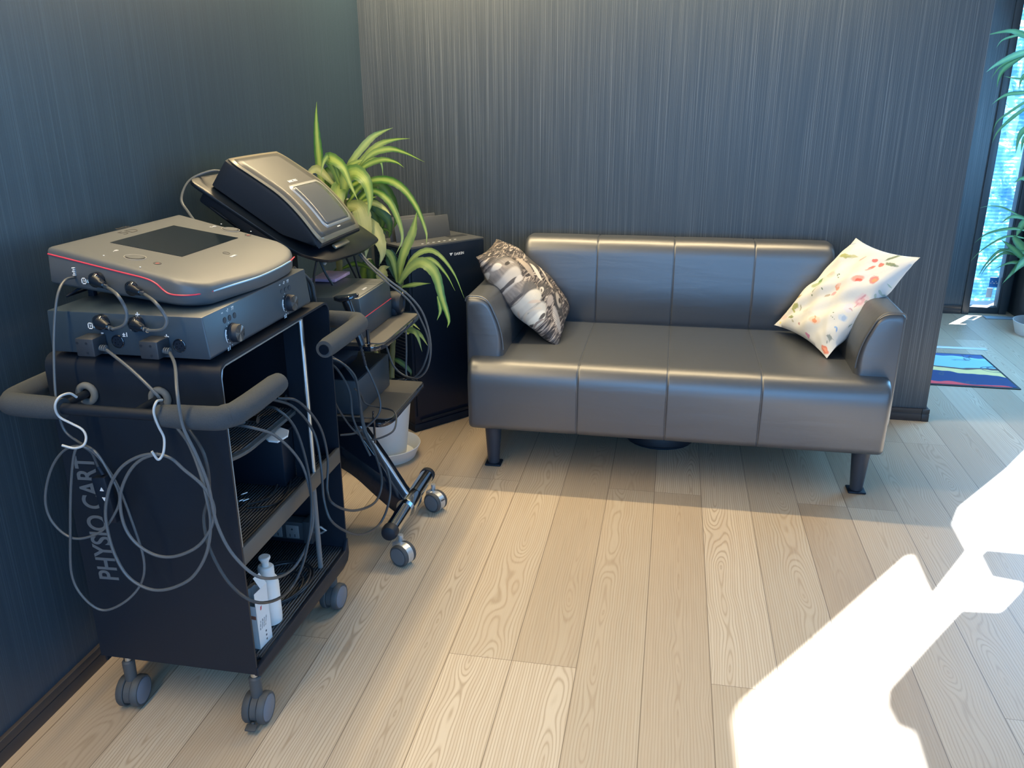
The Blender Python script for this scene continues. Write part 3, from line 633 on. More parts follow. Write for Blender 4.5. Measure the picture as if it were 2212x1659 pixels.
# ------------------------------------------------------------------ casters
def twin_caster(parent, x, y, rz, r=.036, wd=.046, face='casterblue', tread='castertread', hub='matteblack', zt=.118, brake=False, off=.0, label=None):
    """twin wheel caster; wheel axis along local x after rotation rz about z"""
    T = Matrix.Translation((x, y, 0)) @ Matrix.Rotation(rz, 4, 'Z')
    b = BM(); lathe(b, [(.010, zt-.012), (.010, zt+.012)], (0, off, 0), 16, M4=T, mi=1)
    lathe(b, [(.0145, r*1.55), (.0155, zt-.01), (.012, zt-.006)], (0, off, 0), 20, M4=T)
    # hood between the wheels
    pts = [(math.cos(a)*r*.93, r+math.sin(a)*r*.93) for a in [PI*(-.12+1.24*i/14) for i in range(15)]]+[(-r*.3, r*.6), (r*.3, r*.6)]
    prism(b, pts, 'x', -.0085, .0085, .001, 1, M4=T)
    c = obj('caster', b, [hub, 'chrome'], parent)
    for s in (-1, 1):
        b = BM(); x0 = s*.0095; x1 = s*wd/2
        pr = [(0.0, x0), (r*.94, x0), (r, x0+s*.002), (r, x1-s*.004), (r*.93, x1), (r*.84, x1)]
        lathe(b, pr, (0, 0, r), 40, 'x', M4=T, capends=False); 
        lathe(b, [(r*.84, x1), (r*.82, x1-s*.0015), (r*.80, x1), (r*.6, x1+s*.003), (0, x1+s*.0045)], (0, 0, r), 40, 'x', mi=1, M4=T, capends=False)
        obj('wheel', b, [tread, face], c)
    if brake:
        b = BM(); box(b, (-.014, -r*1.35, r*.62), (.014, -r*.85, r*.72), .003, M4=T @ Matrix.Rotation(.2, 4, 'X')); box(b, (-.004, -r*1.0, r*.3), (.004, -r*.85, r*.6), .002, M4=T)
        obj('brake_lever', b, hub, c)
    return c
# ------------------------------------------------------------------ trolley 1 (charcoal cart)
cart = thing('equipment_cart', 'charcoal metal equipment cart with PHYSIO CART lettering and foam push handles', 'cart', (-1.145, 1.86, 0))
CX0, CX1, CY0, CY1, CZ0, CZ1 = -1.362, -.936, 1.56, 2.165, .150, .948
b = BM()   # wrapped shell: near side, top and far side in one bent sheet
shell = roundpoly([(CY0, CZ0), (CY0, CZ1), (CY1, CZ1), (CY1, CZ0-.01)], [0, .035, .035, 0], 6)
inner = roundpoly([(CY0+.006, CZ0), (CY0+.006, CZ1-.006), (CY1-.006, CZ1-.006), (CY1-.006, CZ0-.01)], [0, .03, .03, 0], 6)
prism(b, shell+inner[::-1], 'x', CX0, CX1, 0)
obj('side_and_top_shell', b, 'cart', cart, sharp=30)
b = BM(); box(b, (CX0+.004, CY0+.008, CZ0-.02), (CX0+.010, CY1-.008, CZ1-.03)); obj('back_panel', b, 'cart', cart)
# bright inner frame around the opening
b = BM(); x = CX1-.004
tube(b, [(x, CY0+.010, .50), (x, CY0+.010, CZ1-.035), (x, CY0+.018, CZ1-.014), (x, CY0+.03, CZ1-.0095), (x, 1.985, CZ1-.0095)], .0035, 6)
tube(b, [(x-.002, 1.988, .50), (x-.002, 1.988, CZ1-.01)], .0055, 8)
obj('opening_trim', b, 'edge', cart)
b = BM(); tube(b, [(x-.03, 2.035, .158), (x-.03, 2.035, .46)], .008, 10); obj('support_post', b, 'wood_dowel', cart)
b = BM(); box(b, (x-.06, 2.0, .47), (x-.002, 2.006, CZ1-.01)); obj('inner_side_panel', b, 'cart', cart)
# bottom tray
b = BM()
tp = [(CY0-.002, .155), (CY0-.002, .125), (CY0+.02, .105), (CY1-.03, .092), (CY1+.002, .112), (CY1+.002, .168), (CY1-.012, .172), (CY1-.03, .148), (CY0+.03, .150)]
box(b, (CX0+.004, CY0+.004, .150), (CX1-.004, CY1-.004, .158)); 
prism(b, [(CY0+.001, .168), (CY0+.001, .146), (CY0+.012, .138), (CY1-.05, .112), (CY1-.012, .120), (CY1+.001, .140), (CY1+.001, .192), (CY1-.004, .192), (CY1-.024, .160)], 'x', CX1-.008, CX1+.004, .002, 2)
tr_ = obj('bottom_tray', b, 'cart', cart)
b = BM(); box(b, (CX0+.02, CY0+.05, .157), (CX1-.010, CY1-.008, .163), .001); obj('ribbed_mat', b, 'ribbed', tr_)
# middle shelf with lip
b = BM(); box(b, (CX0+.01, CY0+.006, .462), (CX1-.004, CY1-.006, .468)); box(b, (CX1-.010, CY0+.006, .452), (CX1+.001, CY1-.004, .500), .002)
sh = obj('middle_shelf', b, mat('grey_shelf_paint', (.07, .072, .07), .4), cart)
b = BM(); box(b, (CX0+.02, CY0+.035, .467), (CX1-.014, CY1-.012, .474), .001); obj('ribbed_mat', b, 'ribbed', sh)
# upper pull-out shelf
up = roundpoly([(CX0+.02, 1.575), (CX1-.10, 1.60), (CX1-.045, 1.70), (CX1-.045, 2.0), (CX0+.02, 2.0)], [0, .05, .05, .012, 0], 5)
b = BM(); prism(b, up, 'z', .668, .678, .002, 2); sh = obj('upper_shelf', b, mat('slate_shelf_edge', (.06, .075, .085), .35), cart)
b = BM(); prism(b, roundpoly([(CX0+.03, 1.58), (CX1-.108, 1.606), (CX1-.054, 1.706), (CX1-.054, 1.995), (CX0+.03, 1.995)], [0, .05, .05, .012, 0], 5), 'z', .678, .683, .001, 1); obj('ribbed_mat', b, 'ribbed', sh)
for y in (1.80, 1.96):
    b = BM(); tube(b, [(-1.02, y, .725), (-.99, y, .725)], .010, 12); obj('bolt', b, 'chrome', cart)
b = BM(); box(b, (-1.11, 1.90, .683), (-1.01, 1.985, .79), .004); box(b, (-1.115, 1.895, .785), (-1.005, 1.99, .80), .003)
# cart handles
def handle(y_bar, dirn, yin):
    h = D.objects.new('push_handle', None)
    zb = .866; xl, xr = -1.40, -.872; yo = y_bar
    P = [(xl, yin, zb), (xl, yo+dirn*.07, zb), (xl+.012, yo+dirn*.02, zb), (xl+.07, yo, zb), (xr-.07, yo, zb), (xr-.012, yo+dirn*.02, zb), (xr, yo+dirn*.07, zb), (xr, yin, zb)]
    C = catmull(P, 8)
    b = BM(); tube(b, C, .0125, 14)
    for x in (-1.262, -1.083):
        tube(b, [(x, yo, zb), (x, yo+dirn*.10, zb)], .009, 10)
    h = obj('push_handle', b, 'cart', cart)
    # foam sleeves
    for (i0, i1) in ((0, [i for i, p in enumerate(C) if p.x > -1.272][0]), ([i for i, p in enumerate(C) if p.x > -1.052][0], len(C)-1)):
        seg = C[i0:i1+1]; b = BM()
        tube(b, seg, lambda t: .0255*(1 if .02 < t < .98 else .9), 20); obj('foam_sleeve', b, 'foam', h)
    for e in (Vector((xr, yin, zb)), Vector((xl, yin, zb))):
        b = BM(); tube(b, [e, e+Vector((0, dirn*.004, 0))], .0135, 18); obj('end_cap', b, 'gloss', h)
    for x in (-1.262, -1.083):
        b = BM(); R = .019; n = 24
        yy = CY0-.006 if dirn > 0 else CY1+.006
        tube(b, [(x+R*math.cos(2*PI*i/n), yy, zb+R*math.sin(2*PI*i/n)) for i in range(n)], .008, 10, closed=True); obj('rubber_ring', b, 'ring', h)
handle(1.462, 1, 1.70); handle(2.262, -1, 1.966)
for (x, y, rz, br) in ((-1.300, 1.575, math.radians(5), False), (-.952, 1.575, math.radians(3), True), (-.955, 2.075, math.radians(-5), False), (-1.305, 2.10, math.radians(5), False)):
    twin_caster(cart, x, y, rz, .041, .056, zt=.140, brake=br, hub='castertread')
b = BM(); text(b, 'PHYSIO CART', .074, frame((-1.272, CY0-.0008, .378), (-.03, 0, 1), (-1, 0, -.03)) @ Matrix.Scale(.715, 4, (1, 0, 0)) , .0004, bold=.0014)
obj('lettering', b, 'greyprint', cart)
# ------------------------------------------------------------------ therapy box on the cart top
unit = thing('control_unit', 'flat dark slate box with two round dials under the grey touch screen unit', 'medical device', (-1.14, 1.82, CZ1))
BX0, BX1, BY0, BY1, BZ0, BZ1 = -1.338, -.952, 1.563, 2.085, CZ1+.010, 1.052
b = BM(); prism(b, [(BX0, BZ0), (BX1-.004, BZ0), (BX1, BZ0+.006), (BX1-.010, BZ1), (BX0+.006, BZ1)], 'y', BY0, BY1, .003, 2); body = obj('housing', b, 'devdark', unit)
for (fx, fy) in ((BX1-.035, BY1-.065), (BX0+.045, BY0+.06), (BX1-.035, BY0+.06), (BX0+.045, BY1-.065)):
    b = BM(); box(b, (fx-.015, fy-.03, CZ1), (fx+.015, fy+.03, BZ0), .002); obj('foot', b, 'rubber', unit)
def facex(z): return BX1-(z-BZ0-.006)*.010/(BZ1-BZ0-.006)
for yk, n_ in ((1.668, '1'), (1.955, '2')):
    zk = .990; xk = facex(zk)
    b = BM(); lathe(b, [(.0225, 0), (.0225, .003), (.021, .004), (.0205, .017), (.0195, .019)], (xk-.001, yk, zk), 40, 'x', capends=False)
    kn = obj('dial', b, 'rubber', unit)
    b = BM(); c0 = b.verts.new((xk+.0182, yk, zk)); ring = [b.verts.new((xk+.0180+.0009*math.sin(4*2*PI*i/32), yk+.0197*math.cos(2*PI*i/32), zk+.0197*math.sin(2*PI*i/32))) for i in range(32)]
    for i in range(32): b.faces.new((c0, ring[i], ring[(i+1) % 32]))
    obj('dial_face', b, mat('brushed_dial', (.20, .22, .24), .22, metal=.9), kn, flat=True)
    b = BM()
    for a in range(7):
        an = PI*(.62+.12*a); r = .0275; lathe(b, [(.0011, 0), (.0011, .0008)], (facex(zk+r*math.sin(an)), yk+r*math.cos(an), zk+r*math.sin(an)), 8, 'x')
    P = [(facex(zk)+.0006, yk+.0325*math.cos(PI*(.85+.04*i)), zk+.0325*math.sin(PI*(.85+.04*i))) for i in range(9)]
    tube(b, P, .0014, 5)
    text(b, '±'+n_, .014, frame((facex(.962), yk-.036, .958), (0, 1, 0), (0, 0, 1)), .0004)
    for i, dy in enumerate((-.022, 0, .022)):
        zz = 1.032+.003*i*0; 
        text(b, ('••', '•7', '77')[i], .011, frame((facex(1.041), yk+dy-.008, 1.038), (0, 1, 0), (0, 0, 1)), .0004)
    obj('dial_markings', b, 'white', unit)
    for dy in (-.022, 0, .022):
        b = BM(); n = 20; zz = 1.024
        tube(b, [(facex(zz)+.0003, yk+dy+.0065*math.cos(2*PI*i/n), zz+.0065*math.sin(2*PI*i/n)) for i in range(n)], .0006, 5, closed=True)
        lathe(b, [(.006, 0), (.006, .0008), (0, .001)], (facex(zz), yk+dy, zz), 20, 'x', mi=1); obj('button', b, ['rubber', 'devdark'], unit)
b = BM()
Fn = lambda x, z: frame((x, BY0-.0004, z), (1, 0, 0), (0, 0, 1))
for (px, py, s, sz) in ((222, 686, '-', .02), (296, 682, '+', .02), (222, 720, '-', .02), (268, 723, '±1', .013), (359, 730, '+', .02)):
    p = at(px, py, 'y', BY0); text(b, s, sz, Fn(p.x-.004, p.z-.004), .0004, bold=.0003)
obj('socket_markings', b, 'white', unit)
def icon(par, px, py, yy, xoff=0):
    p = at(px, py, 'y', yy-.0005); b = BM()
    for (x0, z0, x1, z1) in ((-.008, -.007, -.006, .007), (.002, -.007, .004, .007), (-.008, .005, .004, .007), (-.008, -.007, .004, -.005), (-.003, -.003, -.0015, .003), (-.003, -.001, 0, .001)):
        box(b, (p.x+x0, yy-.0008, p.z+z0), (p.x+x1, yy+.0004, p.z+z1))
    i_ = obj('electrode_icon', b, 'white', par)
    b = BM(); tube(b, [(p.x+.011, yy-.0006, p.z+.003), (p.x+.011, yy-.0006, p.z-.003)], .0038, 8); obj('drop_symbol', b, mat('light_blue_print', (.35, .65, .9), .5), i_)
icon(unit, 197, 704, BY0)
for (px, py) in ((254, 738), (387, 747)):
    p = at(px, py, 'y', BY0-.002); b = BM(); n = 24
    tube(b, [(p.x+.0135*math.cos(2*PI*i/n), BY0-.001, p.z+.0135*math.sin(2*PI*i/n)) for i in range(n)], .0018, 8, closed=True)
    lathe(b, [(.012, 0), (.012, .002)], (p.x, BY0-.002, p.z), 24, 'y', mi=1)
    for i in range(5): lathe(b, [(.0013, 0), (.0013, .001)], (p.x+.006*math.cos(i*1.2), BY0-.003, p.z+.006*math.sin(i*1.2)), 8, 'y')
    obj('socket', b, ['gloss', 'matteblack'], unit)
# ------------------------------------------------------------------ touch-screen unit, tilted on top
top = thing('touchscreen_unit', 'grey wedge-shaped therapy unit with dark touch screen and red stripe, on the dial box', 'medical device', (-1.14, 1.85, 1.052))
TL = math.radians(4.5)
T0 = Matrix.Translation((-1.388, 0, 1.089)) @ Matrix.Rotation(TL, 4, 'Y')      # local x forwards (to +X), y, z up
TYN = 1.636
def ynear(x): return 1.657-.128*x
def outline(inset=0):
    pts = [(0, 1.657), (.352, 1.612), (.395, 1.640), (.430, 1.87), (.420, 2.03), (.380, 2.110), (0, 2.195)]
    P = roundpoly(pts, [.006, .04, .04, .2, .06, .06, .006], 6); cx, cy = .2, 1.89
    return [(cx+(x-cx)*(1-inset/.21), cy+(y-cy)*(1-inset/.26)) for x, y in P]
def topz(x):   # the cover slopes and then falls away towards the front
    return .085-.075*x if x < .27 else .085-.075*x-.018*((x-.27)/.15)**2
b = BM(); O = outline(); rows = []
rows.append([(x*.985+.003, (y-1.89)*.97+1.89, -.002) for x, y in O])
rows.append([(x, y, .006) for x, y in O])
rows.append([(x, y, topz(x)*.5) for x, y in O])
rows.append([(x, y, topz(x)-.010) for x, y in O])
rows.append([(x, y, topz(x)-.004) for x, y in outline(.002)])
rows.append([(x, y, topz(x)-.001) for x, y in outline(.006)])
for q in (.012, .03, .05, .07, .10, .13, .16, .185): rows.append([(x, y, topz(x)) for x, y in outline(q)])
rows = [[T0 @ Vector(p) for p in r] for r in rows]
loft(b, rows, closed_u=True, caps=True); obj('housing', b, 'devgrey', top, sharp=50)
def stripe(xs, mname, r=.0022, name='stripe'):
    b = BM(); tube(b, catmull([T0 @ Vector(p) for p in xs], 5), r, 6); obj(name, b, mname, top)
stripe([(x, ynear(x)-.0008, topz(x)-.016) for x in (.003, .10, .20, .262)]+[(.290, ynear(.290)-.001, .042), (.308, ynear(.308)-.001, .030), (.325, ynear(.325)-.001, .0235), (.352, 1.6145, .0235), (.378, 1.628, .025), (.398, 1.665, .027)], 'red', .0019, 'red_stripe')
stripe([(.398, 1.665, .027), (.412, 1.74, .028), (.4265, 1.83, .029), (.4275, 1.93, .030), (.422, 2.01, .031)], 'blueline', .0021, 'light_strip')
stripe([(.422, 2.01, .031), (.410, 2.06, .031)], 'red', .0019, 'red_stripe')
TI = T0.inverted()
def tpx(px, py):
    """local x, y on the sloping cover under a photo pixel"""
    z = 1.15
    for _ in range(12):
        L_ = TI @ at(px, py, 'z', z); z = (T0 @ Vector((L_.x, L_.y, topz(L_.x)))).z
    return L_.x, L_.y
def onTop(x, y, dz=.0004): return T0 @ Vector((x, y, topz(x)+dz))
b = BM(); sc = [tpx(243, 521), tpx(386, 486), tpx(510, 517), tpx(383, 557)]
x0 = (sc[0][0]+sc[1][0])/2; x1 = (sc[2][0]+sc[3][0])/2; ya = (sc[0][1]+sc[3][1])/2; yb = (sc[1][1]+sc[2][1])/2
q = [(x0, ya), (x0, yb), (x1, yb), (x1, ya)]
lo = [b.verts.new(onTop(x, y, -.004)) for x, y in q]; hi = [b.verts.new(onTop(x, y, .0009)) for x, y in q]
b.faces.new(hi)
for i in range(4): b.faces.new((lo[i], hi[i], hi[(i+1) % 4], lo[(i+1) % 4]))
obj('touch_screen', b, 'screen', top)
def ring_on(b, x, y, r, dz, rt, mi=0, sy=1): tube(b, [onTop(x+r*math.cos(2*PI*i/36), y+sy*r*math.sin(2*PI*i/36), dz) for i in range(36)], rt, 6, closed=True, mi=mi)
for (px, py) in ((292, 556), (498, 496)):
    x, y = tpx(px, py); b = BM(); ring_on(b, x, y, .0235, .0003, .0011, 1); ring_on(b, x, y, .0195, .0006, .0006, 2)
    n = 36; c0 = b.verts.new(onTop(x, y, .0008)); rr = [b.verts.new(onTop(x+.019*math.cos(2*PI*i/n), y+.019*math.sin(2*PI*i/n), .0016)) for i in range(n)]
    for i in range(n): b.faces.new((c0, rr[i], rr[(i+1) % n]))
    obj('rotary_knob', b, ['devgrey', mat('pale_knob_ring', (.30, .29, .26), .4), 'darkprint'], top)
for (px, py, rd) in ((340, 569, 1), (536, 508, 1), (489, 547, 0)):
    x, y = tpx(px, py); b = BM(); ring_on(b, x, y, .0085, .0002, .0005)
    if rd: lathe(b, [(.0045, 0), (.0045, .0006)], tuple(onTop(x, y, 0)), 14, mi=1)
    obj('button', b, ['darkprint', mat('faded_red', (.5, .16, .14), .5)], top)
b = BM()
def Tt(px, py):
    x, y = tpx(px, py); return T0 @ frame((x, y, topz(x)+.0004), (0, 1, 0), (-1, 0, .075))
text(b, 'PHYSIO', .015, Tt(256, 496), .0002); text(b, '5D', .034, Tt(268, 507) @ Matrix.Scale(1.7, 4, (1, 0, 0)), .0002, bold=-.0006)
obj('logo', b, 'darkprint', top)
b = BM()
text(b, '-~00', .010, Tt(246, 544), .0002); text(b, 'Y~00', .012, Tt(458, 492), .0002)
text(b, 'ENTER', .0085, Tt(501, 556), .0004, bold=.0003)
for p in ((224, 552), (303, 577), (478, 484), (542, 500)): ring_on(b, *tpx(*p), .0012, .0002, .0008)
obj('markings', b, 'white', top)
b = BM(); box(b, (.06, 1.70, -.036), (.075, 1.715, 0), .002, M4=T0); box(b, (.06, 2.10, -.036), (.075, 2.115, 0), .002, M4=T0)
tube(b, [T0 @ Vector((.02, 1.68, -.033)), T0 @ Vector((.02, 2.14, -.033))], .003, 8); tube(b, [T0 @ Vector((.02, 1.68, -.033)), T0 @ Vector((.06, 1.72, 0))], .003, 8)
obj('tilt_stand', b, 'matteblack', top)
icon(top, 183, 607, TYN)
b = BM(); p = at(161, 585, 'y', 1.647)
for i in range(5): box(b, (p.x-.0035+.002*(i % 2), 1.643, p.z-.010+.004*i), (p.x+.003, 1.6485, p.z-.0078+.004*i))
obj('port_label', b, 'white', top)
# ------------------------------------------------------------------ cables
def cable(name, pts, r, m, label, cat='cable', group=None, parent=None, n=7, ret=False, seg=8):
    P = [at(*p) if len(p) == 4 else Vector(p) for p in pts]
    b = BM(); tube(b, catmull(P, n), r, seg)
    o = obj(name, b, m, parent)
    if parent is None: tag(o, label, cat, group)
    return o
def plug(parent, px, py, yy, ex, ey, name='plug'):
    """angled round plug: disc against the socket, neck pointing down-right"""
    p = at(px, py, 'y', yy); b = BM(); d = (at(ex, ey, 'y', yy-.030)-Vector((p.x, yy-.012, p.z))); DL = d.length; d.normalize()
    lathe(b, [(.0165, 0), (.0175, .004), (.0165, .014), (.012, .018)], (0, 0, 0), 28, M4=frame((p.x, yy+.001, p.z), (1, 0, 0), (0, 0, 1)))
    c = Vector((p.x, yy-.012, p.z)); tube(b, [c, c+d*DL*.3, c+d*DL*.5, c+d*DL*.68], lambda t: .0130-.0062*t, 14)
    tube(b, [c+d*DL*.64, c+d*DL], .0052, 12, mi=1)
    o = obj(name, b, ['gloss', 'chrome'], parent); return c+d*DL
YC = 1.545
for (a, mid, lab) in (((212, 603, 234, 622, 222, 694, 244, 711), [(252, 636), (268, 660), (274, 683), (267, 703)], 'left of the two short curved cables between touch screen unit and dial box'),
                      ((291, 621, 313, 636, 298, 698, 319, 714), [(334, 652), (352, 675), (360, 695), (350, 712)], 'right of the two short curved cables between touch screen unit and dial box')):
    t = thing('jumper_cable', lab, 'cable', tuple(at(a[0], a[1], 'y', 1.58)), 'jumper cables between the two stacked devices')
    e0 = plug(t, a[0], a[1], TYN, a[2], a[3]); e1 = plug(t, a[4], a[5], BY0, a[6], a[7])
    P = [e0-Vector((.006, 0, -.005)), e0]+[at(*q, 'y', 1.515) for q in mid]+[e1, e1-Vector((.01, 0, -.002))]
    b = BM(); tube(b, catmull(P, 8), .0036, 10); obj('cord', b, 'cablel', t)
def conn(pxs, lab, path, m='cablel', r=.0036):
    (x0, y0), (x1, y1) = pxs
    p = at(x0, y0, 'y', BY0-.045); q_ = at(x1, y1, 'y', BY0-.045)
    t = thing('electrode_cable', lab, 'cable', tuple(p), 'cables leaving the square connector blocks')
    b = BM(); box(b, (p.x, BY0-.045, q_.z), (q_.x, BY0, p.z), .003, M4=Matrix.Identity(4))
    for (fx, fz) in ((.12, .25), (.62, .25), (.62, .78)):
        lathe(b, [(.0028, 0), (.0028, .0006)], (p.x+(q_.x-p.x)*fx, BY0-.0457, p.z+(q_.z-p.z)*fz), 12, 'y', mi=1)
    obj('connector_block', b, [mat('slate_connector', (.028, .034, .044), .4), 'rubber'], t)
    s0 = Vector((q_.x, BY0-.026, (p.z+q_.z)/2-.004)); b = BM(); tube(b, [s0-Vector((.006, 0, 0)), s0+Vector((.016, 0, -.003))], .0055, 12)
    for i in range(3): tube(b, [s0+Vector((.003+.005*i, 0, 0)), s0+Vector((.0055+.005*i, 0, 0))], .0068, 12)
    obj('strain_relief', b, 'cablel', t)
    P = [s0+Vector((.014, 0, -.003))]+[at(*k) if len(k) == 4 else Vector(k) for k in path]
    b = BM(); tube(b, catmull(P, 8), r, 8); obj('cord', b, m, t)
YL = 1.432   # plane of the hanging loops, in front of the handle bar
conn(((160, 731), (206, 772)), 'grey cable from the left connector block of the dial box into the big hanging coil',
     [(285, 800, 'y', 1.50), (338, 852, 'y', 1.475), (352, 875, 'y', 1.50), (380, 920, 'y', 1.52), (408, 960, 'y', 1.50), (432, 1020, 'y', 1.47)]+[(x, y, 'y', 1.45) for x, y in ((446, 1075), (455, 1130), (446, 1195), (418, 1244), (381, 1267), (340, 1275), (304, 1265), (273, 1241), (249, 1200), (234, 1152), (228, 1104), (238, 1050), (262, 1010), (298, 987), (335, 981), (369, 990), (398, 1015), (434, 1045), (455, 1075), (463, 1105), (456, 1140), (434, 1174), (405, 1193), (369, 1203), (333, 1198), (297, 1176), (273, 1145), (261, 1104), (262, 1060), (280, 1018), (306, 992), (340, 980))])
conn(((298, 737), (344, 778)), 'grey cable from the right connector block of the dial box over the near foam handle',
     [(378, 790, 'y', 1.49), (383, 850, 'y', 1.43), (395, 920, 'y', 1.425), (425, 985, 'y', 1.43), (450, 1050, 'y', 1.44), (468, 1130, 'y', 1.45), (505, 1200, 'y', 1.46), (565, 1248, 'y', 1.48), (625, 1235, 'x', -.925), (662, 1180, 'x', -.90), (676, 1110, 'x', -.90), (655, 1010, 'x', -.91), (600, 945, 'x', -.925), (540, 923, 'x', -.96), (495, 918, 'x', -1.02)])
cable('draped_cable', [(392, 905, 'y', 1.53), (440, 980, 'y', 1.50), (452, 1060, 'y', 1.50), (440, 1120, 'y', 1.49), (455, 1190, 'y', 1.47), (500, 1265, 'y', 1.47), (560, 1302, 'y', 1.48), (620, 1280, 'x', -.905), (655, 1215, 'x', -.895), (672, 1120, 'x', -.895), (668, 1030, 'x', -.90), (640, 930, 'x', -.92), (600, 885, 'x', -.95), (570, 878, 'x', -1.0)], .0038, 'cable', 'dark grey cable making the lowest long loop past the white bottle')
# remote on a thin cable, hanging left
rem = thing('remote_control', 'slim dark hand remote with white triangle buttons hanging on a thin grey cable', 'remote control', tuple(at(225, 1080, 'y', 1.52)))
p0, p1, p2 = at(203, 1028, 'y', 1.515), at(231, 1024, 'y', 1.515), at(258, 1122, 'y', 1.515)
ux = (p1-p0); uz = (p2-p1); Fm = frame(p0, uz, ux)
b = BM(); box(b, (0, 0, -.008), (uz.length, ux.length, .012), .003, M4=Fm)
obj('housing', b, 'matteblack', rem)
b = BM()
for s, d in ((.028, 1), (.052, -1)):
    c0 = Fm @ Vector((s, ux.length*.6, 0)); yy = p0.y-.0135
    z_ = .004*d; prism(b, [(c0.x-.005, c0.z-z_), (c0.x+.005, c0.z-z_), (c0.x, c0.z+z_*1.3)], 'y', c0.y-.0132, c0.y-.011)
obj('arrow_buttons', b, 'white', rem)
b = BM(); tube(b, [(p0+ux*.7)+Vector((0, .0, 0)), (p0+ux*.5)-uz*.18], .005, 10); obj('strain_relief', b, 'matteblack', rem)
b = BM()
P = [at(163, 599, 'y', 1.65), at(140, 606, 'y', 1.59), at(124, 640, 'y', 1.54), at(117, 720, 'y', 1.52), at(118, 820, 'y', 1.49), at(125, 885, 'y', 1.475), at(140, 930, 'y', 1.48), at(170, 955, 'y', 1.47),
     at(205, 975, 'y', 1.45), at(235, 1020, 'y', 1.45), at(258, 1070, 'y', 1.46), at(248, 1110, 'y', 1.46), at(215, 1150, 'y', 1.46), at(160, 1163, 'y', 1.46), at(115, 1130, 'y', 1.46), at(98, 1080, 'y', 1.46), at(110, 1015, 'y', 1.46), at(140, 972, 'y', 1.455), at(180, 965, 'y', 1.45),
     at(215, 990, 'y', 1.47), at(255, 1050, 'y', 1.48), at(290, 1140, 'y', 1.48), at(311, 1210, 'y', 1.48), at(305, 1260, 'y', 1.48), at(270, 1300, 'y', 1.47), at(222, 1318, 'y', 1.47), at(180, 1290, 'y', 1.46), at(155, 1240, 'y', 1.46), at(152, 1150, 'y', 1.455), at(154, 1040, 'y', 1.45), at(165, 968, 'y', 1.445), at(195, 975, 'y', 1.47), (p0+ux*.5)-uz*.18]
tube(b, catmull(P, 7), .0029, 8); obj('cord', b, 'cablel', rem)
# white S hooks over the bar
for pts, lab in (([(166, 858, 'y', 1.475), (150, 850, 'y', 1.462), (128, 858, 'y', 1.44), (119, 878, 'y', 1.432), (128, 900, 'y', 1.44), (155, 915, 'y', 1.445), (178, 928, 'y', 1.445), (186, 945, 'y', 1.44), (180, 962, 'y', 1.43), (160, 968, 'y', 1.425), (134, 962, 'y', 1.42)], 'white wire hook on the left part of the cart handle, holding the thin cable'),
                 ([(350, 864, 'y', 1.475), (338, 868, 'y', 1.44), (332, 890, 'y', 1.43), (342, 920, 'y', 1.435), (354, 945, 'y', 1.44), (354, 972, 'y', 1.43), (348, 988, 'y', 1.425), (340, 992, 'y', 1.42), (328, 975, 'y', 1.415)], 'white wire hook near the middle of the cart handle, holding the large coil')):
    b = BM(); tube(b, catmull([at(*p) for p in pts], 8), .0027, 10); tag(obj('s_hook', b, 'hook'), lab, 'hook', 'white S hooks on the cart handle')
# cables over the far handle and between the carts
cable('looped_cable', [(600, 860, 'x', -.97), (645, 868, 'x', -.93), (690, 920, 'x', -.90), (708, 990, 'x', -.89), (707, 1060, 'x', -.89), (722, 1090, 'x', -.86), (765, 1103, 'x', -.84), (810, 1085, 'x', -.83), (825, 1040, 'y', 2.20), (812, 985, 'y', 2.24), (785, 925, 'y', 2.26), (775, 850, 'y', 2.27), (765, 810, 'y', 2.27), (735, 782, 'y', 2.25), (705, 772, 'y', 2.23)], .0037, 'cable', 'dark cable drooping from upper cart shelf towards the rear trolley, higher of two loops')
cable('looped_cable', [(585, 862, 'x', -.98), (635, 880, 'x', -.94), (678, 935, 'x', -.91), (694, 1010, 'x', -.89), (700, 1080, 'x', -.885), (720, 1130, 'x', -.86), (775, 1155, 'x', -.83), (820, 1132, 'x', -.82), (842, 1075, 'y', 2.18), (838, 1020, 'y', 2.22), (815, 975, 'y', 2.25), (790, 930, 'y', 2.27), (778, 870, 'y', 2.28), (772, 830, 'y', 2.28), (745, 790, 'y', 2.27), (712, 768, 'y', 2.24)], .0037, 'cable', 'dark cable drooping lowest between the two trolleys near their wheels')
cable('hanging_cable', [(704, 778, 'y', 2.25), (730, 800, 'y', 2.26), (755, 845, 'y', 2.26), (762, 900, 'y', 2.24), (778, 940, 'y', 2.24), (800, 985, 'y', 2.23)], .0034, 'cable', 'dark cable hanging from the far foam handle in front of the second trolley')
cable('thin_cable', [(714, 850, 'y', 2.20), (735, 890, 'y', 2.24), (765, 930, 'y', 2.26), (800, 950, 'y', 2.28), (845, 935, 'y', 2.30), (856, 910, 'y', 2.34), (850, 888, 'y', 2.38), (820, 880, 'y', 2.42), (790, 872, 'y', 2.42), (778, 850, 'y', 2.40), (766, 840, 'y', 2.38)], .0030, 'cable', 'thin dark cable on the lower shelf of the rear trolley, looping over its edge')
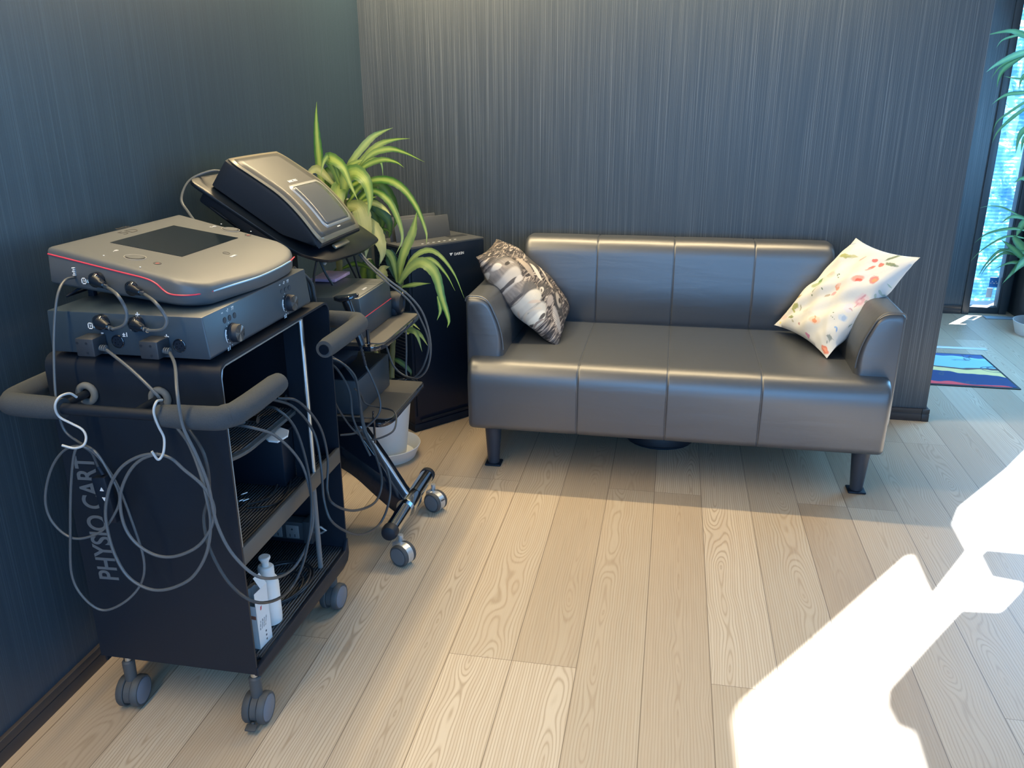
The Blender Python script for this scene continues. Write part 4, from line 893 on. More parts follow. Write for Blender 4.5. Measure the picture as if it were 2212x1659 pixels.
# small cords on the cart shelves
cable('coiled_cord', [(535, 1090, 'z', .481), (580, 1075, 'z', .481), (600, 1045, 'z', .481), (605, 1015, 'z', .481), (580, 990, 'z', .481), (545, 985, 'z', .481)], .0028, 'cableb', 'black cord with silver tips lying on the middle cart shelf, inner curve')
cable('coiled_cord', [(532, 1098, 'z', .481), (590, 1090, 'z', .481), (622, 1060, 'z', .481), (626, 1015, 'z', .481), (600, 985, 'z', .481)], .0028, 'cableb', 'black cord with silver tips lying on the middle cart shelf, outer curve')
for (px, py) in ((528, 1066), (523, 1080), (531, 1080)):
    p = at(px, py, 'z', .486); b = BM(); tube(b, [p-Vector((.004, .006, 0)), p+Vector((.004, .006, 0))], .0045, 12); tube(b, [p-Vector((.006, .009, 0)), p+Vector((0, 0, 0))], .0022, 8)
    tag(obj('cord_tip', b, 'chrome'), 'silver connector tip of a cord on the middle cart shelf', 'connector', 'silver cord tips')
b = BM(); c0 = Vector((-1.11, 1.87, .683))
for k in range(6):
    n = 36; r = .036+.0015*math.sin(k*2); tube(b, [c0+Vector((r*1.25*math.cos(2*PI*i/n)+.002*k, r*math.sin(2*PI*i/n), .003+.0042*k)) for i in range(n)], .0019, 6, closed=True)
tag(obj('cable_coil', b, 'cablel'), 'small coil of thin clear-grey cable on the upper cart shelf', 'cable')
b = BM(); P = [tuple(at(x, y, 'z', .655))[:2] for x, y in ((572, 946), (590, 930), (606, 924), (624, 930), (622, 942), (600, 955), (580, 953))]
prism(b, P, 'z', .652, .657, .001, 1); tag(obj('paper_slip', b, 'white'), 'small white slip of paper sticking out under the upper cart shelf', 'paper')
b = BM(); box(b, (-1.29, 1.93, .474), (-1.0, 2.0, .625), .004); t = obj('storage_box', b, 'matteblack'); tag(t, 'dark upright box on the middle cart shelf beside the far side panel', 'box')
b = BM(); box(b, (-1.29, 1.925, .625), (-.997, 2.002, .632), .002); obj('lid', b, 'matteblack', t)
# power strip
ps = thing('power_strip', 'dark grey power strip with three-pin sockets at the back of the bottom cart shelf', 'power strip', (-1.12, 2.0, .14))
Tp = Matrix.Translation((-1.31, 2.125, .235)) @ Matrix.Rotation(-PI/2, 4, 'Z')      # runs along the far side panel, sockets facing the near side
b = BM(); box(b, (-.02, .0, -.03), (.02, .27, .03), .003, M4=Tp); box(b, (-.03, .262, -.038), (.024, .29, .036), .002, M4=Tp); lathe(b, [(.006, 0), (.004, .012)], (.0, .29, 0), 12, 'y', M4=Tp)
obj('housing', b, mat('dark_slate_metal', (.035, .045, .055), .4), ps)
for y in (.02, .085, .15, .205):
    b = BM(); box(b, (.0195, y, -.024), (.0235, y+.042, .020), .002, M4=Tp)
    for (dy, z, s) in ((.013, -.014, .003), (.029, -.014, .003)): box(b, (.0232, y+dy-.0012, z-.005), (.0240, y+dy+.0012, z+.005), mi=1, M4=Tp)
    lathe(b, [(.003, 0), (.003, .0006)], (.0236, y+.021, .007), 12, 'x', mi=1, M4=Tp); obj('socket', b, [mat('grey_socket_face', (.16, .18, .19), .5), 'rubber'], ps)
b = BM(); tube(b, [Tp @ Vector((0, .29, .01)), Tp @ Vector((.0, .31, .01)), Tp @ Vector((.0, .325, .0)), Tp @ Vector((.0, .31, -.01)), Tp @ Vector((0, .29, -.01))], .004, 8); obj('hanging_loop', b, 'silver', ps)
for k, (c0, r, zz, lab) in enumerate((((-1.04, 1.90), .075, .169, 'black mains cord coiled on the bottom cart shelf, innermost ring'), ((-1.045, 1.92), .095, .176, 'black mains cord coiled on the bottom cart shelf, middle ring'), ((-1.05, 1.93), .105, .168, 'black mains cord coiled on the bottom cart shelf, outermost ring'))):
    b = BM(); n = 40
    tube(b, [(c0[0]+r*.85*math.cos(2*PI*i/n), c0[1]+r*1.15*math.sin(2*PI*i/n), zz+.004*math.sin(2*PI*i/n*2+k)) for i in range(n)], .0036, 8, closed=True); tag(obj('cord_ring', b, 'cableb'), lab, 'cable', 'coiled mains cords')
# pump bottle and carton
bt = thing('squeeze_bottle', 'white plastic squeeze bottle with a pull-up cap on the bottom cart shelf', 'bottle', (-.99, 1.757, .163))
BTM = Matrix.Translation((-.992, 1.757, .163))
b = BM(); lathe(b, [(.024, 0), (.029, .004), (.030, .012), (.030, .118), (.028, .130), (.022, .140), (.018, .142)], seg=36, M4=BTM); obj('bottle_body', b, 'whiteplastic', bt)
b = BM(); lathe(b, [(.0215, .140), (.0215, .166), (.0185, .170)], seg=32, M4=BTM); lathe(b, [(.0095, .168), (.0095, .180), (.0125, .187), (.0155, .192), (.0155, .196), (.013, .198), (0, .197)], seg=28, M4=BTM); obj('pull_cap', b, 'whiteplastic', bt)
ct = thing('gel_carton', 'tall narrow white carton with a torn-open top standing in front of the squeeze bottle', 'box', (-.985, 1.66, .163))
CT = Matrix.Translation((-.985, 1.668, .163)) @ Matrix.Rotation(math.radians(-6), 4, 'Z')
b = BM(); 
for (lo, hi) in (((-.024, -.028, 0), (-.023, .028, .150)), ((.023, -.028, 0), (.024, .028, .162)), ((-.024, -.028, 0), (.024, -.027, .125)), ((-.024, .027, 0), (.024, .028, .150)), ((-.024, -.028, 0), (.024, .028, .001))): box(b, lo, hi, M4=CT)
prism(b, [(.023, .162), (.024, .162), (.006, .188)], 'y', .0, .028, M4=CT); prism(b, [(-.024, .150), (-.023, .150), (.012, .175)], 'y', -.02, .028, M4=CT)
obj('carton_body', b, 'carton', ct)
b = BM(); FT = CT @ frame((.0243, -.020, .02), (0, .2, 1), (0, -1, 0))
for i in range(4): text(b, ('gel 250 ml', 'contact gel', 'ultrasound', 'for therapy')[i], .006, CT @ frame((.0243, -.018+.008*i, .052), (0, .25, 1), (0, -1, .25)), .0001)
for i in range(3): lathe(b, [(.003, 0), (.003, .0003)], (.0242, .004, .012+.012*i), 10, 'x', M4=CT)
obj('printing', b, 'greyprint', ct)
b = BM(); box(b, (-.02, -.0288, .088), (.022, -.0278, .098), M4=CT); obj('brown_photo_band', b, mat('brown_print', (.35, .14, .09), .5), ct)
b = BM(); text(b, 'GEL', .007, CT @ frame((.0243, -.006, .104), (0, .25, 1), (0, -1, .25)), .0001, bold=.0004); obj('red_printing', b, 'red', ct)
b = BM(); box(b, (-1.0, 1.60, .158), (-.955, 1.615, .170), .003); tag(obj('black_clip', b, 'rubber'), 'small black clip at the near corner of the bottom cart shelf', 'clip')
# ------------------------------------------------------------------ trolley 2 (column stand behind)
t2 = thing('column_trolley', 'black column trolley on chrome-banded casters with shelves, behind the PHYSIO CART', 'trolley', (-1.1, 2.58, 0))
def blade(pts, y0, y1, bev=.004):
    b = BM(); prism(b, pts, 'y', y0, y1, bev, 2); return b
arch = [(-1.40, .16), (-1.33, .30), (-1.24, .46), (-1.17, .50), (-1.08, .44), (-.98, .30), (-.885, .145), (-.862, .115), (-.868, .085), (-.905, .075), (-.98, .135), (-1.07, .215), (-1.17, .26), (-1.27, .24), (-1.34, .14), (-1.38, .13)]
arch = [tuple(p)[:2] for p in catmull([(a, c, 0) for a, c in arch], 5, True)]
b = blade(arch, 2.555, 2.635, .003); base = obj('arched_foot', b, 'gloss', t2)
b = BM(); tube(b, catmull([(-1.17, 2.595, .503), (-1.08, 2.595, .443), (-.98, 2.595, .303), (-.885, 2.595, .148), (-.858, 2.595, .112)], 8), .006, 8); obj('trim_strip', b, 'silver', base)
for (xt) in (-.872, -1.385):
    b = BM(); tube(b, [(xt, 2.375, .103), (xt, 2.825, .103)], .0265, 24); lathe(b, [(.034, 2.55), (.036, 2.56), (.036, 2.63), (.034, 2.64)], (xt, 0, .103), 24, 'y'); 
    tb = obj('foot_tube', b, 'chrome', t2)
    b = BM(); lathe(b, [(0.012, 2.355), (.024, 2.36), (.0285, 2.372), (.0285, 2.39)], (xt, 0, .103), 24, 'y'); obj('end_cap', b, 'rubber', tb)
    b = BM(); lathe(b, [(.0285, 2.815), (.0285, 2.835), (.02, 2.842)], (xt, 0, .103), 24, 'y'); obj('end_cap', b, 'rubber', tb)
def band_caster(x, y, rz, r=.0375):
    T = Matrix.Translation((x, y, 0)) @ Matrix.Rotation(rz, 4, 'Z')
    b = BM(); lathe(b, [(.009, .06), (.009, .092)], (-.026, .02, 0), 14, M4=T, mi=1); box(b, (-.045, -.006, .046), (-.012, .036, .070), .006, mi=1, M4=T)
    lathe(b, [(r*.99, -.0125), (r*.99, .0125)], (0, 0, r), 40, 'y', M4=T, mi=1)
    c = obj('caster', b, ['castertread', 'silver'], t2)
    for s in (-1, 1):
        b = BM(); y0 = s*.0125; y1 = s*.027
        lathe(b, [(0, y0), (r*.95, y0), (r, y0+s*.002), (r, y1-s*.004), (r*.92, y1), (r*.82, y1)], (0, 0, r), 40, 'y', M4=T, capends=False)
        lathe(b, [(r*.82, y1), (r*.80, y1-s*.001), (r*.78, y1+s*.001), (0, y1+s*.002)], (0, 0, r), 40, 'y', mi=1, M4=T, capends=False)
        obj('wheel', b, ['castertread', 'casterface'], c)
    return T, c
band_caster(-.822, 2.355, math.radians(-24)); T, c = band_caster(-.818, 2.745, math.radians(-24))
b = BM(); box(b, (.030, -.009, .036), (.052, .009, .041), .002, M4=T @ Matrix.Rotation(-.3, 4, 'Y')); obj('brake_lever', b, 'castertread', c)
band_caster(-1.415, 2.36, math.radians(150)); band_caster(-1.415, 2.74, math.radians(150))
b = BM(); box(b, (-1.36, 2.53, .40), (-1.245, 2.66, 1.10), .012); obj('column', b, 'matteblack', t2)
# shelves
def shelf(z, x0, x1, y0, y1, name, pad=True):
    pts = roundpoly([(x0, y0), (x1-.02, y0), (x1, y0+.045), (x1, y1-.03), (x1-.03, y1), (x0, y1)], [.02, .04, .03, .02, .02, .02], 5)
    b = BM(); prism(b, pts, 'z', z-.018, z-.003, .003, 2); s = obj(name, b, 'gloss', t2)
    if pad:
        pts = roundpoly([(x0+.01, y0+.035), (x1-.018, y0+.035), (x1-.006, y0+.055), (x1-.006, y1-.03), (x0+.01, y1-.03)], [.01]*5, 4)
        b = BM(); prism(b, pts, 'z', z-.004, z, .001, 1); obj('shelf_pad', b, 'shelfpad', s)
    return s
shelf(.75, -1.30, -.868, 2.385, 2.835, 'middle_shelf'); shelf(.49, -1.30, -.862, 2.395, 2.84, 'lower_shelf')
# tilted top tray; local x runs down the slope towards +X
dT = Vector((-1.03+1.35, 0, 1.03-1.262)); TA = frame((-1.412, 0, 1.254), (dT.x, 0, dT.z), (0, 1, 0))
b = BM(); tray = roundpoly([(-.01, 2.325), (.36, 2.375), (.44, 2.47), (.462, 2.74), (.45, 2.94), (.36, 2.93), (-.01, 2.82)], [.04, .05, .06, .08, .03, .03, .04], 5)
prism(b, tray, 'z', -.014, -.002, .003, 2, M4=TA); ty = obj('tilted_tray', b, mat('satin_black_tray', (.005, .009, .016), .28, spec=.4), t2)
b = BM()
for s in (.10, .16, .22): box(b, (s-.02, 2.352, -.045), (s+.12, 2.360, -.041), .001, M4=TA)
box(b, (.03, 2.37, -.06), (.33, 2.80, -.014), .01, M4=TA); obj('tray_underside', b, 'matteblack', ty)
b = BM()
for i in range(5): lathe(b, [(.006, -.03), (.006, -.014)], (.425, 2.50+.05*i, 0), 10, M4=TA)
obj('peg', b, 'silver', ty)
# device on the tray
d2 = thing('handheld_base_unit', 'grey-topped tilted device with small recessed screen on the raised tray of the rear trolley', 'medical device', (-1.2, 2.6, 1.15))
w0, w1 = 2.378, 2.732
def dz(x): return .100+.006*math.sin(PI*min(1, x/.37)) - (.050*max(0, (x-.16)/.21)**1.7)
def wid(x): k = x/.37; return (w0+.030*k, w1+.030*k)
DD = TA @ Matrix.Translation((.040, 0, 0)); LEN = .368
b = BM(); rows = []; NX = 26
for i in range(NX+1):
    x = LEN*i/NX; y0, y1 = wid(x); z1 = dz(x); zb = max(0, (x-.25)*.32)
    if i in (0, NX): y0 += .006; y1 -= .006
    rows.append([DD @ Vector(p) for p in ((x, y0+.012, zb), (x, y0+.002, zb+.006), (x, y0, z1-.014), (x, y0+.002, z1-.006), (x, y0+.014, z1-.001), (x, y0+.03, z1), (x, (y0+y1)/2, z1+.002), (x, y1-.03, z1), (x, y1-.014, z1-.001), (x, y1-.002, z1-.006), (x, y1, z1-.014), (x, y1-.002, zb+.006), (x, y1-.012, zb))])
loft(b, rows, closed_u=True, caps=True); obj('housing', b, 'matteblack', d2, sharp=50)
def topface(x0, x1, m0, m1, dzz, name, mm, thick=.0):
    b = BM(); rows = []; n = 20
    for i in range(n+1):
        x = x0+(x1-x0)*i/n; y0, y1 = wid(x); a, c = y0+m0, y1-m1; e = min(i, n-i)
        ins = .012 if e == 0 else (.004 if e == 1 else 0)
        z = dz(x); bulge = lambda y: .002*(1-((y-(y0+y1)/2)/((y1-y0)/2))**2)
        rows.append([DD @ Vector((x, a+ins+(c-a-2*ins)*j/8, z+bulge(a+(c-a)*j/8)+dzz)) for j in range(9)])
    loft(b, rows); o = obj(name, b, mm, d2); md = o.modifiers.new('s', 'SOLIDIFY'); md.thickness = .003; md.offset = 0; return o
M['champagne'] = mat('champagne_bezel', (.30, .275, .21), .32, metal=.35)
topface(.002, .364, .004, .004, .0005, 'bezel', 'champagne'); topface(.012, .350, .020, .020, .0022, 'top_cover', mat('warm_grey_satin', (.085, .085, .08), .33))
topface(.165, .332, .092, .034, .0034, 'screen_surround', 'silver'); topface(.174, .323, .104, .044, .0040, 'screen', 'screengrey')
b = BM()
for x, ya, s_, sz in ((.154, 2.52, 'BASIC PRO', .013), (.340, 2.58, 'llllllll', .014)):
    text(b, s_, sz, DD @ Matrix.Translation((0, 0, dz(x)+.0068)) @ frame((x, ya, 0), (0, 1, 0), (-1, 0, 0)), .0003, bold=.0004)
obj('lettering', b, 'white', d2)
b = BM(); box(b, (.360, 2.56, .010), (.378, 2.68, .018), .003, M4=DD); obj('front_latch', b, 'champagne', d2)
cable('power_cable', [(490, 372, 'y', 2.46), (455, 370, 'y', 2.42), (410, 390, 'y', 2.38), (392, 430, 'y', 2.33), (408, 460, 'y', 2.30), (430, 490, 'y', 2.28)], .0042, 'cablel', 'grey power cable arching from the back of the tilted device')
# device on the middle shelf
d3 = thing('slate_box_unit', 'slate box device with a thin red stripe on the middle shelf of the column trolley', 'medical device', (-1.1, 2.6, .75))
b = BM(); prism(b, [(-1.225, .752), (-.953, .752), (-.951, .814), (-.955, .816), (-.951, .818), (-.957, .883), (-1.225, .883)], 'y', 2.452, 2.745, .002, 2); obj('housing', b, 'devdark', d3)
b = BM(); tube(b, [(-.9515, 2.455, .816), (-.9515, 2.742, .816)], .0015, 6); obj('red_stripe', b, 'red', d3)
b = BM(); box(b, (-1.05, 2.46, .883), (-.965, 2.74, .8845), .0005); obj('top_band', b, 'devgrey', d3); 
b = BM(); text(b, 'physio', .014, frame((-.985, 2.57, .8847), (0, 1, 0), (-1, 0, 0)), .0002); obj('lettering', b, 'white', d3)
b = BM(); box(b, (-1.21, 2.66, .884), (-1.12, 2.80, .895), .002, M4=Matrix.Identity(4)); pk = obj('tissue_pack', b, mat('pink_packaging', (.62, .42, .62), .4, var=(40, .5))); tag(pk, 'small pink and white packet lying on the slate box on the middle shelf', 'packet')
# applicator head in its holder
ah = thing('applicator', 'black applicator with a curved oval top standing in the holder before the slate box', 'applicator', tuple(at(790, 740, 'y', 2.37)))
b = BM(); A = at(748, 648, 'y', 2.375); Bp = at(782, 745, 'y', 2.375)
tube(b, [A, A.lerp(Bp, .35), A.lerp(Bp, .75), Bp], lambda t: .0155-.004*t, 18); obj('handle', b, 'gloss', ah)
b = BM(); rows = []
for j, zz in enumerate((-.010, -.006, .002, .005)):
    s = (.75, 1, 1, .9)[j]; rows.append([Vector((A.x+s*.040*math.cos(2*PI*i/28), A.y+s*.022*math.sin(2*PI*i/28), A.z+.008+zz+.010*(math.cos(2*PI*i/28)*.6)**2+.006*math.cos(2*PI*i/28))) for i in range(28)])
loft(b, rows, closed_u=True, caps=True); obj('oval_head', b, 'gloss', ah)
b = BM(); P = [at(779, 748, 'y', 2.375), at(790, 790, 'y', 2.35)]
for i in range(6): c = P[0].lerp(P[1], i/5.5); tube(b, [c, c+(P[1]-P[0]).normalized()*.006], .0062-.0004*i, 12)
tube(b, P, .004, 8); obj('strain_relief', b, 'rubber', ah)
b = BM(); tube(b, catmull([at(790, 790, 'y', 2.35), at(805, 820, 'y', 2.35), at(820, 860, 'y', 2.35), at(820, 890, 'y', 2.34), at(800, 915, 'y', 2.33), at(770, 935, 'y', 2.31), at(735, 940, 'y', 2.28)], 7), .0034, 8); obj('cord', b, 'cable', ah)
b = BM(); p = at(796, 742, 'y', 2.41); tube(b, [p, p+Vector((0, 0, .045))], .006, 14); tag(obj('holder_peg', b, 'gloss'), 'short black upright peg at the front edge of the middle shelf', 'peg')
hs = thing('round_speaker', 'glossy black rounded disc device at the rear end of the middle shelf', 'device', tuple(at(872, 660, 'y', 2.80)))
p = at(868, 655, 'y', 2.79); b = BM(); lathe(b, [(.0, -.030), (.036, -.03), (.042, -.02), (.042, .012), (.036, .022), (.030, .022), (.028, .016), (0, .016)], (p.x-.02, p.y, p.z), 32, 'x'); box(b, (p.x-.07, p.y-.04, .75), (p.x-.01, p.y+.03, p.z), .008)
obj('disc_body', b, 'rubber', hs); b = BM(); q_ = at(872, 635, 'y', 2.80); lathe(b, [(.012, 0), (.014, .004), (.010, .010)], (q_.x, q_.y, q_.z), 18); obj('knob', b, 'gloss', hs)
# device on the lower shelf
d4 = thing('dark_box_unit', 'dark box on the lower shelf of the column trolley', 'medical device', (-1.1, 2.6, .49))
b = BM(); box(b, (-1.235, 2.44, .492), (-.975, 2.75, .61), .003); obj('housing', b, 'devdark', d4)
b = BM(); box(b, (-1.23, 2.445, .609), (-.98, 2.745, .612), .001); obj('lid', b, 'matteblack', d4)
bag = BM(); rows = []
for j in range(7):
    t_ = j/6; s = math.sin(PI*(.18+.64*t_)); rows.append([Vector((-1.13+.11*s*math.cos(2*PI*i/24)*(1+.1*math.sin(3*i)), 2.56+.11*s*math.sin(2*PI*i/24), .612+.10*t_+.006*math.sin(i*1.7))) for i in range(24)])
loft(bag, rows, closed_u=True, caps=True); tag(obj('black_pouch', bag, 'matteblack'), 'soft black pouch lying on the dark box of the lower shelf', 'pouch')
b = BM(); p = at(808, 870, 'y', 2.40); tube(b, [(p.x, 2.388, .42), (p.x, 2.388, .53)], .004, 8); tag(obj('holder_peg', b, 'gloss'), 'thin black peg at the front edge of the lower shelf', 'peg')
# cables around trolley 2
cable('applicator_cable', [(780, 548, 'y', 2.72), (800, 570, 'y', 2.70), (840, 605, 'y', 2.68), (885, 640, 'y', 2.70), (915, 680, 'y', 2.74), (930, 740, 'y', 2.78), (925, 790, 'y', 2.80), (905, 815, 'y', 2.84), (875, 812, 'y', 2.88), (850, 790, 'y', 2.90), (835, 750, 'y', 2.90)], .0038, 'cablel', 'grey cable sweeping in a wide arc right of the column trolley, outer of two')
cable('applicator_cable', [(776, 550, 'y', 2.74), (796, 573, 'y', 2.72), (836, 610, 'y', 2.70), (880, 646, 'y', 2.72), (907, 686, 'y', 2.76), (926, 740, 'y', 2.80), (915, 790, 'y', 2.82), (893, 817, 'y', 2.86), (878, 810, 'y', 2.88), (878, 760, 'y', 2.90), (877, 715, 'y', 2.90)], .0034, 'cablel', 'grey cable sweeping in a wide arc right of the column trolley, inner of two')
for P, lab in (([(765, 552, 'y', 2.80), (775, 590, 'y', 2.82), (785, 614, 'y', 2.84)], 'black cable dropping from the tilted tray, rightmost'), ([(747, 555, 'y', 2.80), (765, 590, 'y', 2.84), (776, 614, 'y', 2.86)], 'black cable dropping from the tilted tray, second from the right'),
               ([(690, 560, 'y', 2.55), (703, 590, 'y', 2.55), (719, 616, 'y', 2.56)], 'black cable dropping from the tilted tray to the white-tipped plug'), ([(684, 565, 'y', 2.45), (678, 600, 'y', 2.45), (680, 640, 'y', 2.46)], 'black cable dropping from the tilted tray close to its left end')):
    cable('dropping_cable', P, .0042, 'cableb', lab)
for i, (a, c_) in enumerate((((625, 575), (668, 662)), ((634, 578), (676, 662)), ((643, 582), (684, 664)))):
    cable('bundled_cable', [(a[0], a[1], 'y', 2.14), ((a[0]+c_[0])/2+8, (a[1]+c_[1])/2-14, 'y', 2.17), (c_[0]-4, c_[1]-20, 'y', 2.175), (c_[0], c_[1]+14, 'y', 2.185)], .005, 'cable', ('black cable behind the stacked units, leftmost of the bundle', 'black cable behind the stacked units, middle of the bundle', 'black cable behind the stacked units, rightmost of the bundle')[i])
# ------------------------------------------------------------------ air purifier
pur = thing('air_purifier', 'tall dark navy air purifier with open top flap in the room corner', 'air purifier', (-1.1, 3.7, 0))
A_ = Vector((-1.118, 3.47)); ang = math.radians(51.5); PW, PD, PH = .425, .275, .862
TP = Matrix.Translation((A_.x, A_.y, 0)) @ Matrix.Rotation(ang, 4, 'Z')      # local x along the front, y towards the back
b = BM(); box(b, (0, 0, .035), (PW, PD, PH-.012), .004, M4=TP); obj('housing', b, 'purifier', pur)
b = BM(); box(b, (.012, -.008, .075), (PW-.012, .002, PH-.006), .003, M4=TP); fr = obj('front_panel', b, 'purifier', pur)
b = BM(); text(b, 'DAIKIN', .0165, TP @ frame((.245, -.0085, .800), (1, 0, 0), (0, 0, 1)), .0004, bold=.0003); prism(b, [(.218, .813), (.238, .813), (.226, .800)], 'y', -.0092, -.008, M4=TP); obj('lettering', b, 'white', fr)
b = BM(); box(b, (-.004, -.004, 0), (PW+.004, PD, .036), .004, M4=TP); box(b, (.03, -.012, .05), (PW-.03, -.004, .056), .001, M4=TP); obj('base', b, 'matteblack', pur)
b = BM()
for i in range(46): 
    z = .08+i*.0162; box(b, (-.004, .04, z), (.001, PD-.03, z+.007), .001, 1, M4=TP)
obj('side_louvres', b, 'purifier', pur)
b = BM(); box(b, (0, 0, PH-.012), (PW, PD, PH), .003, M4=TP); obj('top_panel', b, 'purifiertop', pur)
b = BM(); Tf = TP @ Matrix.Translation((.035, .135, PH)) @ Matrix.Rotation(math.radians(-12), 4, 'X'); box(b, (0, 0, -.004), (.30, .005, .100), .002, M4=Tf); fl_ = obj('top_flap', b, 'purifiertop', pur)
b = BM(); box(b, (-.01, .03, 0), (.25, .034, .115), .002, M4=Tf); obj('inner_flap', b, 'purifiertop', fl_)
b = BM(); box(b, (.30, .09, PH-.001), (.40, .13, PH+.0015), .001, M4=TP); obj('air_outlet', b, 'rubber', pur)
b = BM()
for i in range(7): box(b, (.10+.03*i, .035, PH), (.112+.03*i, .04, PH+.0008), M4=TP)
obj('button_markings', b, 'white', pur)
# ------------------------------------------------------------------ plants
def px2m(p): return (p-CAM).dot(FW)/F_PX
def leaf(bm, uvl, pts, wpx, yd=None, fold=.22, twist=0., bfrac=.35):
    P = [at(*p) if len(p) == 4 else at(p[0], p[1], 'y', yd) for p in pts]
    C = catmull(P, 7); n = len(C)-1; prev = None; nu = random.randint(0, 50)
    W = wpx*px2m(C[n//2])*.5
    for i, c in enumerate(C):
        t = i/n; tg = (C[min(n, i+1)]-C[max(0, i-1)]).normalized(); view = (CAM-c).normalized()
        side = tg.cross(view)
        if side.length < .05: side = tg.orthogonal()
        side.normalize(); nn = side.cross(tg).normalized()
        a = twist*(t-.3); side = side*math.cos(a)+nn*math.sin(a); nn = side.cross(tg).normalized()
        w_ = W*(bfrac+(1-bfrac)*math.sin(min(1, t/.45)*PI/2))*(1 if t < .4 else max(0, 1-((t-.4)/.6)**1.5)*(1-.25*(t-.4)/.6))
        w_ = max(w_, .0004)*(1+.05*math.sin(i*2.3))
        row = [bm.verts.new(c+side*w_*k+nn*abs(k)*-fold*w_*(-1)) for k in (-1, -.5, 0, .5, 1)]
        if prev:
            for k in range(4):
                f = bm.faces.new((prev[k], prev[k+1], row[k+1], row[k])); f.smooth = True
                for l, (kk, tt) in zip(f.loops, ((k, i-1), (k+1, i-1), (k+1, i), (k, i))): l[uvl].uv = (nu+.02+.96*kk/4, nu*1.7+tt/n*3)
        prev = row
def foliage(name, leaves, m, parent, yd, wide=1.0):
    b = bmesh.new(); uvl = b.loops.layers.uv.new('uv')
    for L in leaves: leaf(b, uvl, L[1:], L[0]*wide, yd, fold=random.uniform(.1, .35), twist=random.uniform(-.5, .5))
    me = D.meshes.new(name); b.to_mesh(me); b.free(); me.materials.append(M[m]); o = D.objects.new(name, me); COL.objects.link(o); setp(o, parent); return o
pl1 = thing('dracaena', 'variegated green dracaena in a white pot beside the air purifier', 'plant', (-1.175, 3.2, .01))
PCX, PCY = -1.172, 3.205
b = BM(); lathe(b, [(.085, .012), (.090, .016), (.122, .285), (.128, .287), (.128, .30), (.118, .30), (.112, .27)], (PCX, PCY, 0), 48, capends=False); lathe(b, [(0, .013), (.085, .012)], (PCX, PCY, 0), 48, capends=False); obj('pot', b, 'pot', pl1)
b = BM(); lathe(b, [(0, .272), (.06, .276), (.114, .270)], (PCX, PCY, 0), 40, capends=False); obj('soil', b, 'soil', pl1)
b = BM(); lathe(b, [(0, .002), (.118, .002), (.126, .004), (.148, .055), (.150, .057), (.152, .055), (.129, 0), (0, 0)], (PCX, PCY, 0), 56, capends=False); tag(obj('saucer', b, 'pot'), 'white plastic saucer under the white dracaena pot', 'saucer')
def cane(parent, pts, r):
    b = BM(); C = catmull(pts, 8); n = len(C); tube(b, C, lambda t: r*(1+.10*(math.sin(t*n*1.05)**8)), 12); obj('cane', b, 'cane', parent)
cane(pl1, [(PCX+.01, PCY, .26), at(845, 830, 'y', 3.2), at(848, 760, 'y', 3.2), at(852, 700, 'y', 3.18), at(862, 640, 'y', 3.16), at(868, 590, 'y', 3.15)], .0105)
cane(pl1, [(PCX-.03, PCY+.01, .26), at(752, 760, 'y', 3.2), at(742, 680, 'y', 3.22), at(736, 610, 'y', 3.2), at(733, 560, 'y', 3.18), at(742, 500, 'y', 3.16), at(750, 430, 'y', 3.15)], .0125)
cane(pl1, [(PCX+.0, PCY+.04, .26), at(800, 700, 'y', 3.3), at(797, 620, 'y', 3.3), at(798, 560, 'y', 3.28)], .009)
Yn, Ym, Yf = 2.98, 3.1, 3.22
def q(w_, y0, y1, *pts):
    n = len(pts)-1; return (w_,)+tuple((p[0], p[1], 'y', y0+(y1-y0)*i/n) for i, p in enumerate(pts))
